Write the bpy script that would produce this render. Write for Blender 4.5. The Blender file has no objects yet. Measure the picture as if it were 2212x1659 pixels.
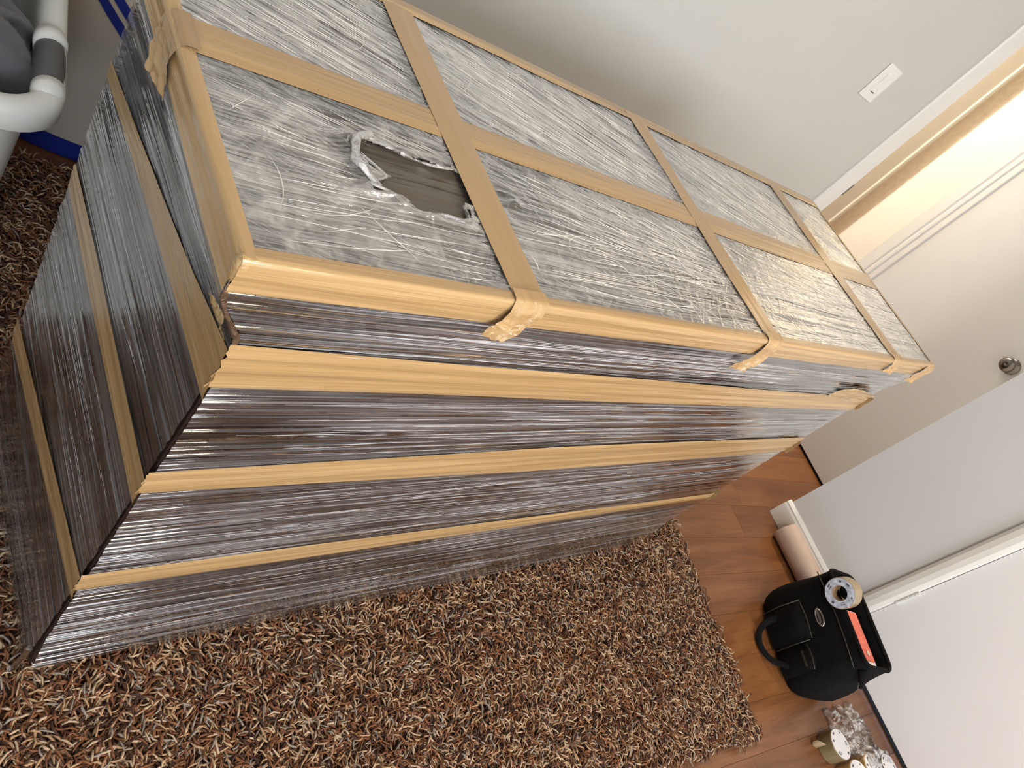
import bpy, bmesh, math, random
import numpy as np
from mathutils import Vector, Matrix
random.seed(7); RNG = np.random.default_rng(11)
COL = bpy.context.scene.collection
SC = bpy.context.scene

# ------------------------------------------------------------------ frame of the room
# world axes follow the dresser; the room is turned 7 degrees against it
YAW = math.radians(7.0)
U = Vector((math.cos(YAW), -math.sin(YAW), 0)); V = Vector((math.sin(YAW), math.cos(YAW), 0))
ROOM = Matrix(((U.x, V.x, 0, 0), (U.y, V.y, 0, 0), (0, 0, 1, 0), (0, 0, 0, 1)))
def W(u, v, z=0.0): return U*u + V*v + Vector((0, 0, z))

# ------------------------------------------------------------------ camera
cam = bpy.data.cameras.new('camera'); camo = bpy.data.objects.new('camera', cam); COL.objects.link(camo)
R = ((0.70999915, -0.37125303, 0.59839150), (0.03088321, -0.83251038, -0.55314799), (0.70352500, 0.41121485, -0.57961618))
camo.matrix_world = Matrix(((R[0][0], -R[1][0], -R[2][0], -0.22969914),
                            (R[0][1], -R[1][1], -R[2][1], -0.35766724),
                            (R[0][2], -R[1][2], -R[2][2], 1.31679884), (0, 0, 0, 1)))
cam.sensor_fit = 'HORIZONTAL'; cam.sensor_width = 36.0; cam.lens = 1592.306/2212*36.0
cam.clip_start = 0.02; cam.clip_end = 60
SC.camera = camo
SC.view_settings.view_transform = 'Standard'; SC.view_settings.look = 'None'
SC.view_settings.gamma = 1.0; SC.view_settings.use_curve_mapping = False
SC.view_settings.exposure = 0.0
SC.cycles.use_denoising = True
try: SC.cycles.denoising_input_passes = 'RGB_ALBEDO_NORMAL'; SC.cycles.denoising_prefilter = 'ACCURATE'
except Exception: pass
SC.cycles.max_bounces = 10; SC.cycles.transparent_max_bounces = 16
SC.cycles.caustics_reflective = False; SC.cycles.caustics_refractive = False

# ------------------------------------------------------------------ daylight and lamps
wd = bpy.data.worlds.new('daylight'); SC.world = wd; wd.use_nodes = True
wd.node_tree.nodes['Background'].inputs[0].default_value = (0.62, 0.76, 1.0, 1)
wd.node_tree.nodes['Background'].inputs[1].default_value = 1.6
def area(name, loc, direction, sx, sy, power, color):
    l = bpy.data.lights.new(name, 'AREA'); l.shape = 'RECTANGLE'; l.size = sx; l.size_y = sy
    l.energy = power; l.color = color
    o = bpy.data.objects.new(name, l); COL.objects.link(o); o.location = loc
    o.rotation_euler = Vector(direction).to_track_quat('-Z', 'Y').to_euler()
    return o
# daylight through the window behind the photographer
area('window_daylight', W(1.15, -2.98, 1.62), V, 1.3, 1.15, 56, (0.95, 0.97, 1.0))
# a second window further left in the same wall
area('window_daylight_left', W(-0.95, -2.98, 1.62), V, 1.1, 1.15, 58, (0.84, 0.92, 1.0))
# hallway ceiling lamp seen through the doorway
area('hall_lamp_light', W(2.80, 2.00, 2.34), (0, 0, -1), 0.32, 0.32, 62, (1.0, 0.88, 0.70))
# room's ceiling lamp, warm
area('ceiling_lamp_light', W(0.9, -1.0, 2.33), (0, 0, -1), 0.34, 0.34, 24, (1.0, 0.82, 0.58))

# ------------------------------------------------------------------ helpers
def tag(o, label=None, cat=None, group=None, kind=None):
    if label: o['label'] = label
    if cat: o['category'] = cat
    if group: o['group'] = group
    if kind: o['kind'] = kind
    return o
def link(name, me, mat, parent=None):
    o = bpy.data.objects.new(name, me); COL.objects.link(o)
    if mat:
        for m in (mat if isinstance(mat, (list, tuple)) else [mat]): me.materials.append(m)
    if parent: o.parent = parent
    return o
def empty(name, loc, label, cat, rotz=0, group=None):
    o = bpy.data.objects.new(name, None); COL.objects.link(o); o.location = loc
    o.rotation_euler = (0, 0, rotz); o.empty_display_size = 0.05
    return tag(o, label, cat, group)
def obj(name, bm, mat, parent=None, smooth=False, room=False):
    if room: bmesh.ops.transform(bm, matrix=ROOM, verts=bm.verts)
    me = bpy.data.meshes.new(name); bm.to_mesh(me); bm.free()
    if smooth: me.shade_smooth()
    return link(name, me, mat, parent)
def box(x0, x1, y0, y1, z0, z1, bev=0.0, seg=2, bm=None):
    own = bmesh.new()
    bmesh.ops.create_cube(own, size=1.0)
    for v in own.verts:
        v.co = Vector(((x0+x1)/2+v.co.x*(x1-x0), (y0+y1)/2+v.co.y*(y1-y0), (z0+z1)/2+v.co.z*(z1-z0)))
    if bev > 0: bmesh.ops.bevel(own, geom=own.edges[:], offset=bev, segments=seg, profile=0.6, affect='EDGES')
    if bm is None: return own
    me = bpy.data.meshes.new('t'); own.to_mesh(me); own.free(); bm.from_mesh(me); bpy.data.meshes.remove(me)
    return bm
def prism(profile, axis_fn, n0, n1):
    """profile list of (a,b); axis_fn(a,b,t)->xyz ; between t=n0 and n1"""
    bm = bmesh.new()
    r0 = [bm.verts.new(axis_fn(a, b, n0)) for a, b in profile]
    r1 = [bm.verts.new(axis_fn(a, b, n1)) for a, b in profile]
    k = len(profile)
    for i in range(k): bm.faces.new((r0[i], r0[(i+1) % k], r1[(i+1) % k], r1[i]))
    bm.faces.new(r0[::-1]); bm.faces.new(r1)
    bmesh.ops.recalc_face_normals(bm, faces=bm.faces[:])
    return bm
def lathe(profile, seg=40, axis='Z'):
    bm = bmesh.new(); rings = []
    for r, h in profile:
        ring = []
        for i in range(seg):
            a = 2*math.pi*i/seg; p = (r*math.cos(a), r*math.sin(a), h)
            if axis == 'X': p = (h, p[0], p[1])
            if axis == 'Y': p = (p[0], h, p[1])
            ring.append(bm.verts.new(p))
        rings.append(ring)
    for a, b in zip(rings[:-1], rings[1:]):
        for i in range(seg): bm.faces.new((a[i], a[(i+1) % seg], b[(i+1) % seg], b[i]))
    bmesh.ops.recalc_face_normals(bm, faces=bm.faces[:])
    return bm
def tube(path, rad, seg=10, bm=None, flat=1.0, cap=True):
    bm = bm or bmesh.new(); rings = []; n = len(path)
    rads = rad if isinstance(rad, (list, tuple)) else [rad]*n
    up = Vector((0, 0, 1)); prev = None
    for i, p in enumerate(path):
        p = Vector(p); t = (Vector(path[min(i+1, n-1)])-Vector(path[max(i-1, 0)])).normalized()
        if prev is None:
            s = t.cross(up)
            if s.length < 1e-3: s = t.cross(Vector((1, 0, 0)))
        else: s = prev - t*prev.dot(t)
        s.normalize(); prev = s.copy(); b = s.cross(t)
        rings.append([bm.verts.new(p+s*math.cos(2*math.pi*k/seg)*rads[i]+b*math.sin(2*math.pi*k/seg)*rads[i]*flat) for k in range(seg)])
    for a, b in zip(rings[:-1], rings[1:]):
        for k in range(seg): bm.faces.new((a[k], a[(k+1) % seg], b[(k+1) % seg], b[k]))
    if cap: bm.faces.new(rings[0][::-1]); bm.faces.new(rings[-1])
    bmesh.ops.recalc_face_normals(bm, faces=bm.faces[:])
    return bm
def grid_mesh(name, P, mask=None):
    """P: (n,m,3) numpy array -> quad mesh, optional face mask (n-1,m-1)"""
    n, m = P.shape[:2]; me = bpy.data.meshes.new(name)
    idx = np.arange(n*m).reshape(n, m)
    q = np.stack([idx[:-1, :-1], idx[1:, :-1], idx[1:, 1:], idx[:-1, 1:]], -1).reshape(-1, 4)
    if mask is not None: q = q[mask.reshape(-1)]
    me.vertices.add(n*m); me.vertices.foreach_set('co', P.reshape(-1).astype(np.float32))
    me.loops.add(q.size); me.loops.foreach_set('vertex_index', q.reshape(-1).astype(np.int32))
    me.polygons.add(len(q)); me.polygons.foreach_set('loop_start', (np.arange(len(q))*4).astype(np.int32))
    me.polygons.foreach_set('loop_total', np.full(len(q), 4, np.int32))
    me.polygons.foreach_set('use_smooth', np.ones(len(q), bool))
    me.update(calc_edges=True); me.validate()
    return me
_T = RNG.random((256, 256))
def vn(x, y, seed=0):
    x = np.asarray(x, float)+seed*17.31; y = np.asarray(y, float)+seed*9.77
    xi = np.floor(x).astype(int); yi = np.floor(y).astype(int)
    fx = x-xi; fy = y-yi; fx = fx*fx*(3-2*fx); fy = fy*fy*(3-2*fy)
    g = lambda a, b: _T[a % 256, b % 256]
    return (g(xi, yi)*(1-fx)+g(xi+1, yi)*fx)*(1-fy)+(g(xi, yi+1)*(1-fx)+g(xi+1, yi+1)*fx)*fy - 0.5
def fbm(x, y, seed=0, o=4):
    s = 0; a = 1; k = 1
    for i in range(o): s = s+a*vn(x*k, y*k, seed+i*3); a *= .5; k *= 2.03
    return s
def ridge(x, y, seed=0, o=3):
    s = 0; a = 1; k = 1
    for i in range(o): s = s+a*(1-np.abs(vn(x*k, y*k, seed+i*5))*4); a *= .5; k *= 2.1
    return s

# ------------------------------------------------------------------ materials
class NT:
    def __init__(self, name):
        self.m = bpy.data.materials.new(name); self.m.use_nodes = True; self.t = self.m.node_tree
        self.t.nodes.clear(); self.out = self.t.nodes.new('ShaderNodeOutputMaterial')
    def n(self, typ, **kw):
        nd = self.t.nodes.new(typ)
        for k, v in kw.items():
            if k.startswith('i_'):
                key = k[2:]; key = int(key) if key.isdigit() else key.replace('_', ' ')
                if isinstance(v, bpy.types.NodeSocket): self.t.links.new(v, nd.inputs[key])
                else: nd.inputs[key].default_value = v
            else: setattr(nd, k, v)
        return nd
    def math(self, op, a, b=0.0, clamp=False):
        nd = self.n('ShaderNodeMath', operation=op, use_clamp=clamp)
        for i, v in enumerate((a, b)):
            if isinstance(v, bpy.types.NodeSocket): self.t.links.new(v, nd.inputs[i])
            else: nd.inputs[i].default_value = v
        return nd.outputs[0]
    def ramp(self, fac, stops, interp='LINEAR'):
        nd = self.n('ShaderNodeValToRGB'); nd.color_ramp.interpolation = interp
        e = nd.color_ramp.elements
        while len(e) < len(stops): e.new(0.5)
        for s, (p, c) in zip(e, stops):
            s.position = p; s.color = c if len(c) == 4 else (*c, 1)
        self.t.links.new(fac, nd.inputs[0]); return nd.outputs[0]
    def mixc(self, f, a, b, mode='MIX'):
        nd = self.n('ShaderNodeMix', data_type='RGBA', blend_type=mode)
        for k, v in ((0, f), (6, a), (7, b)):
            if isinstance(v, bpy.types.NodeSocket): self.t.links.new(v, nd.inputs[k])
            else: nd.inputs[k].default_value = v if k == 0 or len(v) == 4 else (*v, 1)
        return nd.outputs[2]
    def coords(self, scale=(1, 1, 1), rot=(0, 0, 0), loc=(0, 0, 0), src=None):
        if src is None: src = self.n('ShaderNodeTexCoord').outputs['Object']
        mp = self.n('ShaderNodeMapping', i_0=src); mp.inputs[1].default_value = loc
        mp.inputs[2].default_value = rot; mp.inputs[3].default_value = scale
        return mp.outputs[0]
    def noise(self, vec, scale=1, detail=2, rough=0.5, dist=0.0):
        return self.n('ShaderNodeTexNoise', i_Vector=vec, i_Scale=scale, i_Detail=detail, i_Roughness=rough, i_Distortion=dist).outputs[0]
    def bsdf(self, **kw): return self.n('ShaderNodeBsdfPrincipled', **kw)
    def end(self, sh): self.t.links.new(sh, self.out.inputs[0]); return self.m
def simple(name, col, rough=0.5, metal=0.0, var=0.08, scale=30, bump=0.0, bscale=200, coat=0.0, sheen=0.0):
    t = NT(name); v = t.coords()
    n = t.noise(v, scale, 3)
    c = t.ramp(n, [(0.3, tuple(x*(1-var) for x in col)), (0.7, tuple(min(1, x*(1+var)) for x in col))])
    kw = dict(i_Base_Color=c, i_Roughness=rough, i_Metallic=metal)
    b = t.bsdf(**kw); b.inputs['Coat Weight'].default_value = coat
    if sheen: b.inputs['Sheen Weight'].default_value = sheen
    if bump:
        bn = t.n('ShaderNodeBump', i_Strength=bump, i_Distance=0.002, i_Height=t.noise(v, bscale, 3))
        t.t.links.new(bn.outputs[0], b.inputs['Normal'])
    return t.end(b.outputs[0])

M = {}
M['wall'] = simple('wall_paint', (0.60, 0.585, 0.545), 0.75, var=0.015, scale=3, bump=0.08, bscale=260)
M['wall_pale'] = simple('pale_wall_paint', (0.66, 0.66, 0.65), 0.7, var=0.015, scale=3, bump=0.08, bscale=260)
M['ceiling'] = simple('ceiling_paint', (0.8, 0.79, 0.77), 0.8, var=0.01)
M['trim'] = simple('white_trim_paint', (0.80, 0.785, 0.74), 0.35, var=0.02, scale=8)
M['door'] = simple('white_door_paint', (0.84, 0.83, 0.825), 0.45, var=0.012, scale=4)
M['door_daylit'] = simple('daylight_tinted_door_paint', (0.72, 0.735, 0.76), 0.42, var=0.015, scale=3)  # cool daylight on the alcove door and jamb put into the colour
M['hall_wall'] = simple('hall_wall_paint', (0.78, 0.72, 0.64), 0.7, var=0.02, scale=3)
M['black_gap'] = simple('dark_joint_gap_shade', (0.012, 0.008, 0.006), 0.8)  # near-black for plank joints, and for painted shade under the doors
M['plastic_white'] = simple('white_plastic', (0.76, 0.755, 0.71), 0.35, var=0.01)
M['switch'] = simple('switch_plastic', (0.84, 0.82, 0.79), 0.3, var=0.01)
M['nickel'] = simple('satin_nickel', (0.22, 0.20, 0.185), 0.22, metal=1.0, var=0.05)
M['hinge'] = simple('painted_hinge', (0.70, 0.70, 0.67), 0.35)
M['grip'] = simple('dark_grey_rubber', (0.085, 0.085, 0.085), 0.45)
M['bag'] = simple('black_canvas', (0.0035, 0.0032, 0.0038), 0.85, var=0.3, scale=60, bump=0.4, bscale=900)
M['bag'].node_tree.nodes['Principled BSDF'].inputs['Specular IOR Level'].default_value = 0.15
M['bag_trim'] = simple('dark_piping', (0.028, 0.026, 0.018), 0.5)
M['silver'] = simple('silver_badge', (0.55, 0.53, 0.5), 0.3, metal=0.9)
M['badge_black'] = simple('badge_enamel', (0.03, 0.028, 0.025), 0.35)
M['red'] = simple('red_lid', (0.62, 0.13, 0.075), 0.4, var=0.2, scale=40)
M['tube'] = simple('pale_film_roll', (0.50, 0.38, 0.31), 0.4, var=0.05)
M['core'] = simple('cardboard', (0.34, 0.22, 0.12), 0.8, var=0.1)
M['blue'] = simple('navy_trim', (0.006, 0.018, 0.20), 0.5)
M['garment'] = simple('white_sack_cloth', (0.50, 0.44, 0.37), 0.65, var=0.06, scale=6, bump=0.15, bscale=60)
M['cloth'] = simple('grey_cotton', (0.105, 0.107, 0.115), 0.85, var=0.15, scale=14, bump=0.3, bscale=700, sheen=0.3)
M['cloth_pale'] = simple('pale_grey_cotton', (0.25, 0.22, 0.20), 0.85, var=0.1, scale=14, bump=0.3, bscale=700, sheen=0.3)
M['label_blue'] = simple('blue_white_label', (0.48, 0.52, 0.62), 0.4, var=0.35, scale=90)
M['label_white'] = simple('white_core_label', (0.70, 0.68, 0.68), 0.4, var=0.03)
M['ink'] = simple('label_ink', (0.08, 0.07, 0.09), 0.5)

def wood_dark():
    t = NT('espresso_wood'); v = t.coords(scale=(2.2, 40, 40))
    n = t.noise(v, 1.5, 6, 0.65, 0.4)
    c = t.ramp(n, [(0.3, (0.020, 0.0115, 0.009)), (0.7, (0.034, 0.019, 0.0145))])
    b = t.bsdf(i_Base_Color=c, i_Roughness=0.38); return t.end(b.outputs[0])
M['espresso'] = wood_dark()
def plank_mat():
    t = NT('oak_plank'); info = t.n('ShaderNodeObjectInfo').outputs['Random']
    off = t.n('ShaderNodeCombineXYZ', i_X=t.math('MULTIPLY', info, 37.0), i_Y=t.math('MULTIPLY', info, 11.0)).outputs[0]
    base = t.n('ShaderNodeTexCoord').outputs['Object']
    add = t.n('ShaderNodeVectorMath', operation='ADD', i_0=base, i_1=off).outputs[0]
    v = t.coords(scale=(1.6, 16, 16), src=add)
    n = t.noise(v, 1.0, 7, 0.62, 1.3)
    v2 = t.coords(scale=(6, 160, 160), src=add); fine = t.noise(v2, 1.0, 4, 0.6)
    c = t.ramp(n, [(0.25, (0.118, 0.042, 0.013)), (0.5, (0.200, 0.080, 0.028)), (0.75, (0.270, 0.120, 0.048))])
    c = t.mixc(0.35, c, t.ramp(fine, [(0.35, (0.5, 0.5, 0.5)), (0.65, (1, 1, 1))]), 'MULTIPLY')
    tint = t.ramp(info, [(0, (0.80, 0.78, 0.76)), (0.5, (1.0, 1.0, 1.0)), (1, (1.12, 1.08, 1.0))])
    c = t.mixc(1.0, c, tint, 'MULTIPLY')
    bn = t.n('ShaderNodeBump', i_Strength=0.15, i_Distance=0.001, i_Height=fine)
    b = t.bsdf(i_Base_Color=c, i_Roughness=0.33, i_Normal=bn.outputs[0]); return t.end(b.outputs[0])
M['oak'] = plank_mat()

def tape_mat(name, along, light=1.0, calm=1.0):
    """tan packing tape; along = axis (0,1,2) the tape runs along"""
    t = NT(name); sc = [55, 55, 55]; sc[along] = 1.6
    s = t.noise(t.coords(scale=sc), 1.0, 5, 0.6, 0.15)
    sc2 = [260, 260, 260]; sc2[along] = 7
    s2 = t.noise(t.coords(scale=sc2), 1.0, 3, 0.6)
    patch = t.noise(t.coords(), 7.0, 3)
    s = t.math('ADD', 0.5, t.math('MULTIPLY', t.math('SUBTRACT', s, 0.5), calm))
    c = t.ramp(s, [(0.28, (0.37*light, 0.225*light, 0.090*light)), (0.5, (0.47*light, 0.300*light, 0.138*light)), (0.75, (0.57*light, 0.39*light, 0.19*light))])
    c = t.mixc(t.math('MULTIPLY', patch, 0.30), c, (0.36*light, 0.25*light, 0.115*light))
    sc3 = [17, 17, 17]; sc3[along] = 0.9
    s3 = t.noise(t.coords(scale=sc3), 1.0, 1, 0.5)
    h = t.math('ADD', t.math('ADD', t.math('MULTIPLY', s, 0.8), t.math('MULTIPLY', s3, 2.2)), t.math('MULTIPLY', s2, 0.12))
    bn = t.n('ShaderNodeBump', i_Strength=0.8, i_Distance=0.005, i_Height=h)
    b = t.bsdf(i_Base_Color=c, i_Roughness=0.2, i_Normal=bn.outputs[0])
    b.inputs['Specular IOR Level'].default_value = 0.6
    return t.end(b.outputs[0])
M['tape_x'] = tape_mat('packing_tape_lengthwise', 0); M['tape_y'] = tape_mat('packing_tape_crosswise', 1)
M['tape_flat'] = tape_mat('packing_tape_smooth', 1, 0.93, 0.3)
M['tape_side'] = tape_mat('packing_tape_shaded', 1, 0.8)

def film_mat(name, axes, streak=(1.2, 95), tilt=0.0, haze=0.55, lo=0.44, hi=0.66, bump=0.5, lines=0.0, swirl=0.0, bend=None, gloss=0.16, tint=(0.72, 0.72, 0.71), dist=0.006, pmin=0.1, pscale=(5, 5), bunch=0.0, fres=2.3, fine=0.0):
    """clear stretch film: mostly see-through, whitish where it is stretched into streaks, glossy"""
    t = NT(name); co = t.n('ShaderNodeTexCoord').outputs['Object']
    sp = t.n('ShaderNodeSeparateXYZ', i_0=co)
    a, b = sp.outputs[axes[0]], sp.outputs[axes[1]]
    p = t.n('ShaderNodeCombineXYZ', i_X=a, i_Y=b).outputs[0]
    slow = t.noise(p, 3.1, 2)
    # direction of the pull: b' = b - slope*a, with the slope drifting over the face
    wob = t.math('MULTIPLY', t.math('SUBTRACT', slow, 0.5), 0.012 + swirl)
    b2 = t.math('ADD', b, wob)
    b2 = t.math('SUBTRACT', b2, t.math('MULTIPLY', a, tilt))
    if bend:   # bend = (centre, width, slope on the far side): streak slope changes with b
        k = t.n('ShaderNodeMapRange', i_0=b, i_1=bend[0]-bend[1], i_2=bend[0]+bend[1]); k.interpolation_type = 'SMOOTHSTEP'
        b3 = t.math('SUBTRACT', b2, t.math('MULTIPLY', a, bend[2]))
    def streaks(bb, s, seed, det=1, rough=0.4):
        q = t.n('ShaderNodeCombineXYZ', i_X=t.math('MULTIPLY', a, s[0]), i_Y=t.math('MULTIPLY', bb, s[1]), i_Z=float(seed)).outputs[0]
        return t.n('ShaderNodeTexNoise', i_Vector=q, i_Scale=1.0, i_Detail=float(det), i_Roughness=rough, i_Distortion=0.0).outputs[0]
    def stack(bb, sd):
        return (streaks(bb, streak, sd, 1.5, 0.5), streaks(bb, (streak[0]*1.6, streak[1]*2.7), sd+5), streaks(bb, (streak[0]*2.6, streak[1]*6.5), sd+9))
    S1, S2, S3 = stack(b2, 3)
    if bend:
        T1, T2, T3 = stack(b3, 31)
        mx = lambda f, x, y: t.math('ADD', t.math('MULTIPLY', x, t.math('SUBTRACT', 1.0, f)), t.math('MULTIPLY', y, f))
        S1, S2, S3 = mx(k.outputs[0], S1, T1), mx(k.outputs[0], S2, T2), mx(k.outputs[0], S3, T3)
    patch = t.noise(t.n('ShaderNodeCombineXYZ', i_X=t.math('MULTIPLY', a, float(pscale[0])), i_Y=t.math('MULTIPLY', b2, float(pscale[1]))).outputs[0], 1.0, 3, 0.6)
    mr = t.n('ShaderNodeMapRange', i_0=S1, i_1=lo, i_2=hi, i_3=0.0, i_4=1.0)
    mr2 = t.n('ShaderNodeMapRange', i_0=S2, i_1=lo+0.02, i_2=hi+0.02, i_3=0.0, i_4=1.0)
    mr3 = t.n('ShaderNodeMapRange', i_0=S3, i_1=0.48, i_2=0.70, i_3=0.0, i_4=1.0)
    pm = t.n('ShaderNodeMapRange', i_0=patch, i_1=0.38, i_2=0.60, i_3=pmin, i_4=1.0)
    hz = t.math('ADD', t.math('MULTIPLY', mr.outputs[0], 0.42), t.math('ADD', t.math('MULTIPLY', mr2.outputs[0], 0.34), t.math('MULTIPLY', mr3.outputs[0], 0.34)))
    hz = t.math('MULTIPLY', hz, pm.outputs[0])
    hgt = t.math('ADD', S1, t.math('ADD', t.math('MULTIPLY', S2, 0.42), t.math('MULTIPLY', S3, 0.16)))
    if lines > 0:
        for ang, sc, wd_ in ((0.5, (3, 20), 26), (-0.9, (4, 15), 24), (1.6, (5, 12), 22), (0.05, (2.0, 36), 18)):
            q = t.coords(rot=(0, 0, ang), scale=(1, 1, 1), src=p)
            s_ = t.n('ShaderNodeMapping', i_0=q); s_.inputs[3].default_value = (sc[0], sc[1], 1)
            nn = t.noise(s_.outputs[0], 1.0, 3, 0.55, 0.9)
            l = t.math('SUBTRACT', 1.0, t.math('MULTIPLY', t.math('ABSOLUTE', t.math('SUBTRACT', nn, 0.5)), float(wd_)), True)
            hz = t.math('ADD', hz, t.math('MULTIPLY', l, lines))
            hgt = t.math('ADD', hgt, t.math('MULTIPLY', l, 0.10))
    if fine > 0:      # hair-thin white strands that follow the pull
        for sd, fs, wd2 in ((41, 0.9, 15.0), (57, 1.7, 15.0), (71, 0.6, 17.0)):
            f1 = streaks(b3 if (bend and sd == 57) else b2, (streak[0]*fs, streak[1]*3.6*fs), sd, 2, 0.5)
            l = t.math('SUBTRACT', 1.0, t.math('MULTIPLY', t.math('ABSOLUTE', t.math('SUBTRACT', f1, 0.52)), wd2*2), True)
            hz = t.math('ADD', hz, t.math('MULTIPLY', t.math('MULTIPLY', l, l), t.math('MULTIPLY', pm.outputs[0], fine)))
    hz = t.math('MULTIPLY', hz, haze, True)
    if bunch > 0:
        cr = t.n('ShaderNodeMapRange', i_0=a, i_1=0.0, i_2=0.42, i_3=1.0+bunch, i_4=1.0); cr.interpolation_type = 'SMOOTHSTEP'
        hgt = t.math('MULTIPLY', hgt, cr.outputs[0])
    bn = t.n('ShaderNodeBump', i_Strength=bump, i_Distance=dist, i_Height=hgt)
    tr = t.n('ShaderNodeBsdfTransparent'); tr.inputs[0].default_value = (0.96, 0.96, 0.96, 1)
    df = t.n('ShaderNodeBsdfDiffuse', i_Normal=bn.outputs[0]); df.inputs[0].default_value = (*tint, 1)
    gl = t.n('ShaderNodeBsdfGlossy', i_Roughness=gloss, i_Normal=bn.outputs[0]); gl.inputs[0].default_value = (1, 1, 1, 1)
    m1 = t.n('ShaderNodeMixShader', i_0=hz); t.t.links.new(tr.outputs[0], m1.inputs[1]); t.t.links.new(df.outputs[0], m1.inputs[2])
    fr = t.n('ShaderNodeFresnel', i_Normal=bn.outputs[0]); fr.inputs[0].default_value = 1.55
    ff = t.math('ADD', t.math('MULTIPLY', fr.outputs[0], fres), t.math('MULTIPLY', hz, 0.15), True)
    m2 = t.n('ShaderNodeMixShader', i_0=ff); t.t.links.new(m1.outputs[0], m2.inputs[1]); t.t.links.new(gl.outputs[0], m2.inputs[2])
    return t.end(m2.outputs[0])
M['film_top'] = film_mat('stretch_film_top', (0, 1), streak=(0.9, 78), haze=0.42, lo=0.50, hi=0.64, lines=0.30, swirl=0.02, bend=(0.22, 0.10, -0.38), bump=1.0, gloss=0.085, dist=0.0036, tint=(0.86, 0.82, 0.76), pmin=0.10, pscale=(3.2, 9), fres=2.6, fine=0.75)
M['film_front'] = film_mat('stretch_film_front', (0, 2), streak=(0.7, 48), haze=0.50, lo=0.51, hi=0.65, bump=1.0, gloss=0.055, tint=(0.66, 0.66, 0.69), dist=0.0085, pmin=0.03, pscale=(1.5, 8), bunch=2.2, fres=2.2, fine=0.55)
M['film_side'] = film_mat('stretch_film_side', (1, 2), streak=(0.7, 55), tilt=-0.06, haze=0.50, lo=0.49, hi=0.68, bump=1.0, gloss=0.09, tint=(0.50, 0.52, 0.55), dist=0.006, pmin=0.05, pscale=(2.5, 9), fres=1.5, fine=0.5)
def clear_mat(name, haze=0.2):
    t = NT(name); v = t.coords()
    n = t.noise(v, 40, 5, 0.6, 0.8); bn = t.n('ShaderNodeBump', i_Strength=0.8, i_Distance=0.004, i_Height=n)
    h = t.math('MULTIPLY', t.n('ShaderNodeMapRange', i_0=n, i_1=0.45, i_2=0.62).outputs[0], haze, True)
    tr = t.n('ShaderNodeBsdfTransparent'); df = t.n('ShaderNodeBsdfDiffuse'); df.inputs[0].default_value = (0.8, 0.78, 0.76, 1)
    gl = t.n('ShaderNodeBsdfGlossy', i_Roughness=0.1, i_Normal=bn.outputs[0])
    m1 = t.n('ShaderNodeMixShader', i_0=h); t.t.links.new(tr.outputs[0], m1.inputs[1]); t.t.links.new(df.outputs[0], m1.inputs[2])
    fr = t.n('ShaderNodeFresnel', i_Normal=bn.outputs[0]); fr.inputs[0].default_value = 1.5
    m2 = t.n('ShaderNodeMixShader', i_0=t.math('ADD', t.math('MULTIPLY', fr.outputs[0], 1.2), 0.03, True))
    t.t.links.new(m1.outputs[0], m2.inputs[1]); t.t.links.new(gl.outputs[0], m2.inputs[2])
    return t.end(m2.outputs[0])
M['clear'] = clear_mat('crumpled_clear_film', 0.55)
def cover_mat():
    t = NT('taupe_cover_sheet'); v = t.coords(scale=(4, 34, 1), rot=(0, 0, -0.10))
    n = t.noise(v, 1.0, 3, 0.5, 0.3)
    bn = t.n('ShaderNodeBump', i_Strength=1.0, i_Distance=0.010, i_Height=n)
    b = t.bsdf(i_Roughness=0.34, i_Normal=bn.outputs[0]); b.inputs['Base Color'].default_value = (0.115, 0.098, 0.078, 1)
    return t.end(b.outputs[0])
M['cover'] = cover_mat()

# ------------------------------------------------------------------ setting: floor
UR = 2.468   # near right wall
BV = 1.25    # back wall
UD = 3.0     # face of the grey door in the alcove
fl = tag(obj('floor', box(-1.75, 6.4, -3.05, 2.5, -0.05, -0.012), M['black_gap'], room=True), kind='structure')
pw = 0.127; v = -2.95; row = 0; pk = 0
while v < 2.4:
    u = -1.7 - (row*0.37) % 0.9; L = 1.15
    umax = 3.4 if v < 1.3 else 5.6
    while u < umax:
        a, b_ = max(u, -1.7), min(u+L, umax)
        hidden = (b_ < 1.35 and -0.5 < v < 1.0)
        if b_-a > 0.05 and not hidden:
            o = obj('plank', box(a+0.0002, b_-0.0002, v+0.0002, v+pw-0.0002, -0.012, 0.0, 0.0006, 1), M['oak'], fl)
            o.matrix_world = ROOM; pk += 1
        u += L
        L = (1.15, 0.85, 1.3, 1.0)[(row*3+pk) % 4]
    v += pw; row += 1

# ------------------------------------------------------------------ setting: walls
def S(name, bm, m, parent=None, smooth=False):
    o = obj(name, bm, m, parent, smooth, room=True)
    if parent is None: o['kind'] = 'structure'
    return o
O0, O1 = 2.477, UD+0.02            # doorway opening in the back wall
bm = box(-1.75, O0, BV, BV+0.12, 0, 2.44); box(O1, 3.25, BV, BV+0.12, 0, 2.44, bm=bm); box(O0, O1, BV, BV+0.12, 2.05, 2.44, bm=bm)
S('wall_back', bm, M['wall'])
bm = box(UR, UR+0.10, -0.07, 0.325, 0, 2.44); box(UR, UR+0.10, -3.0, -0.95, 0, 2.44, bm=bm); box(UR, UR+0.10, -0.95, -0.07, 2.06, 2.44, bm=bm)
box(UR+0.10, 3.16, 0.225, 0.325, 0, 2.44, bm=bm); box(3.06, 3.16, 0.325, BV, 0, 2.44, bm=bm)
S('wall_right', bm, M['wall_pale'])
bm = box(-1.75, -1.65, -3.0, BV, 0, 2.44)
S('wall_left', bm, M['wall'])
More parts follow.
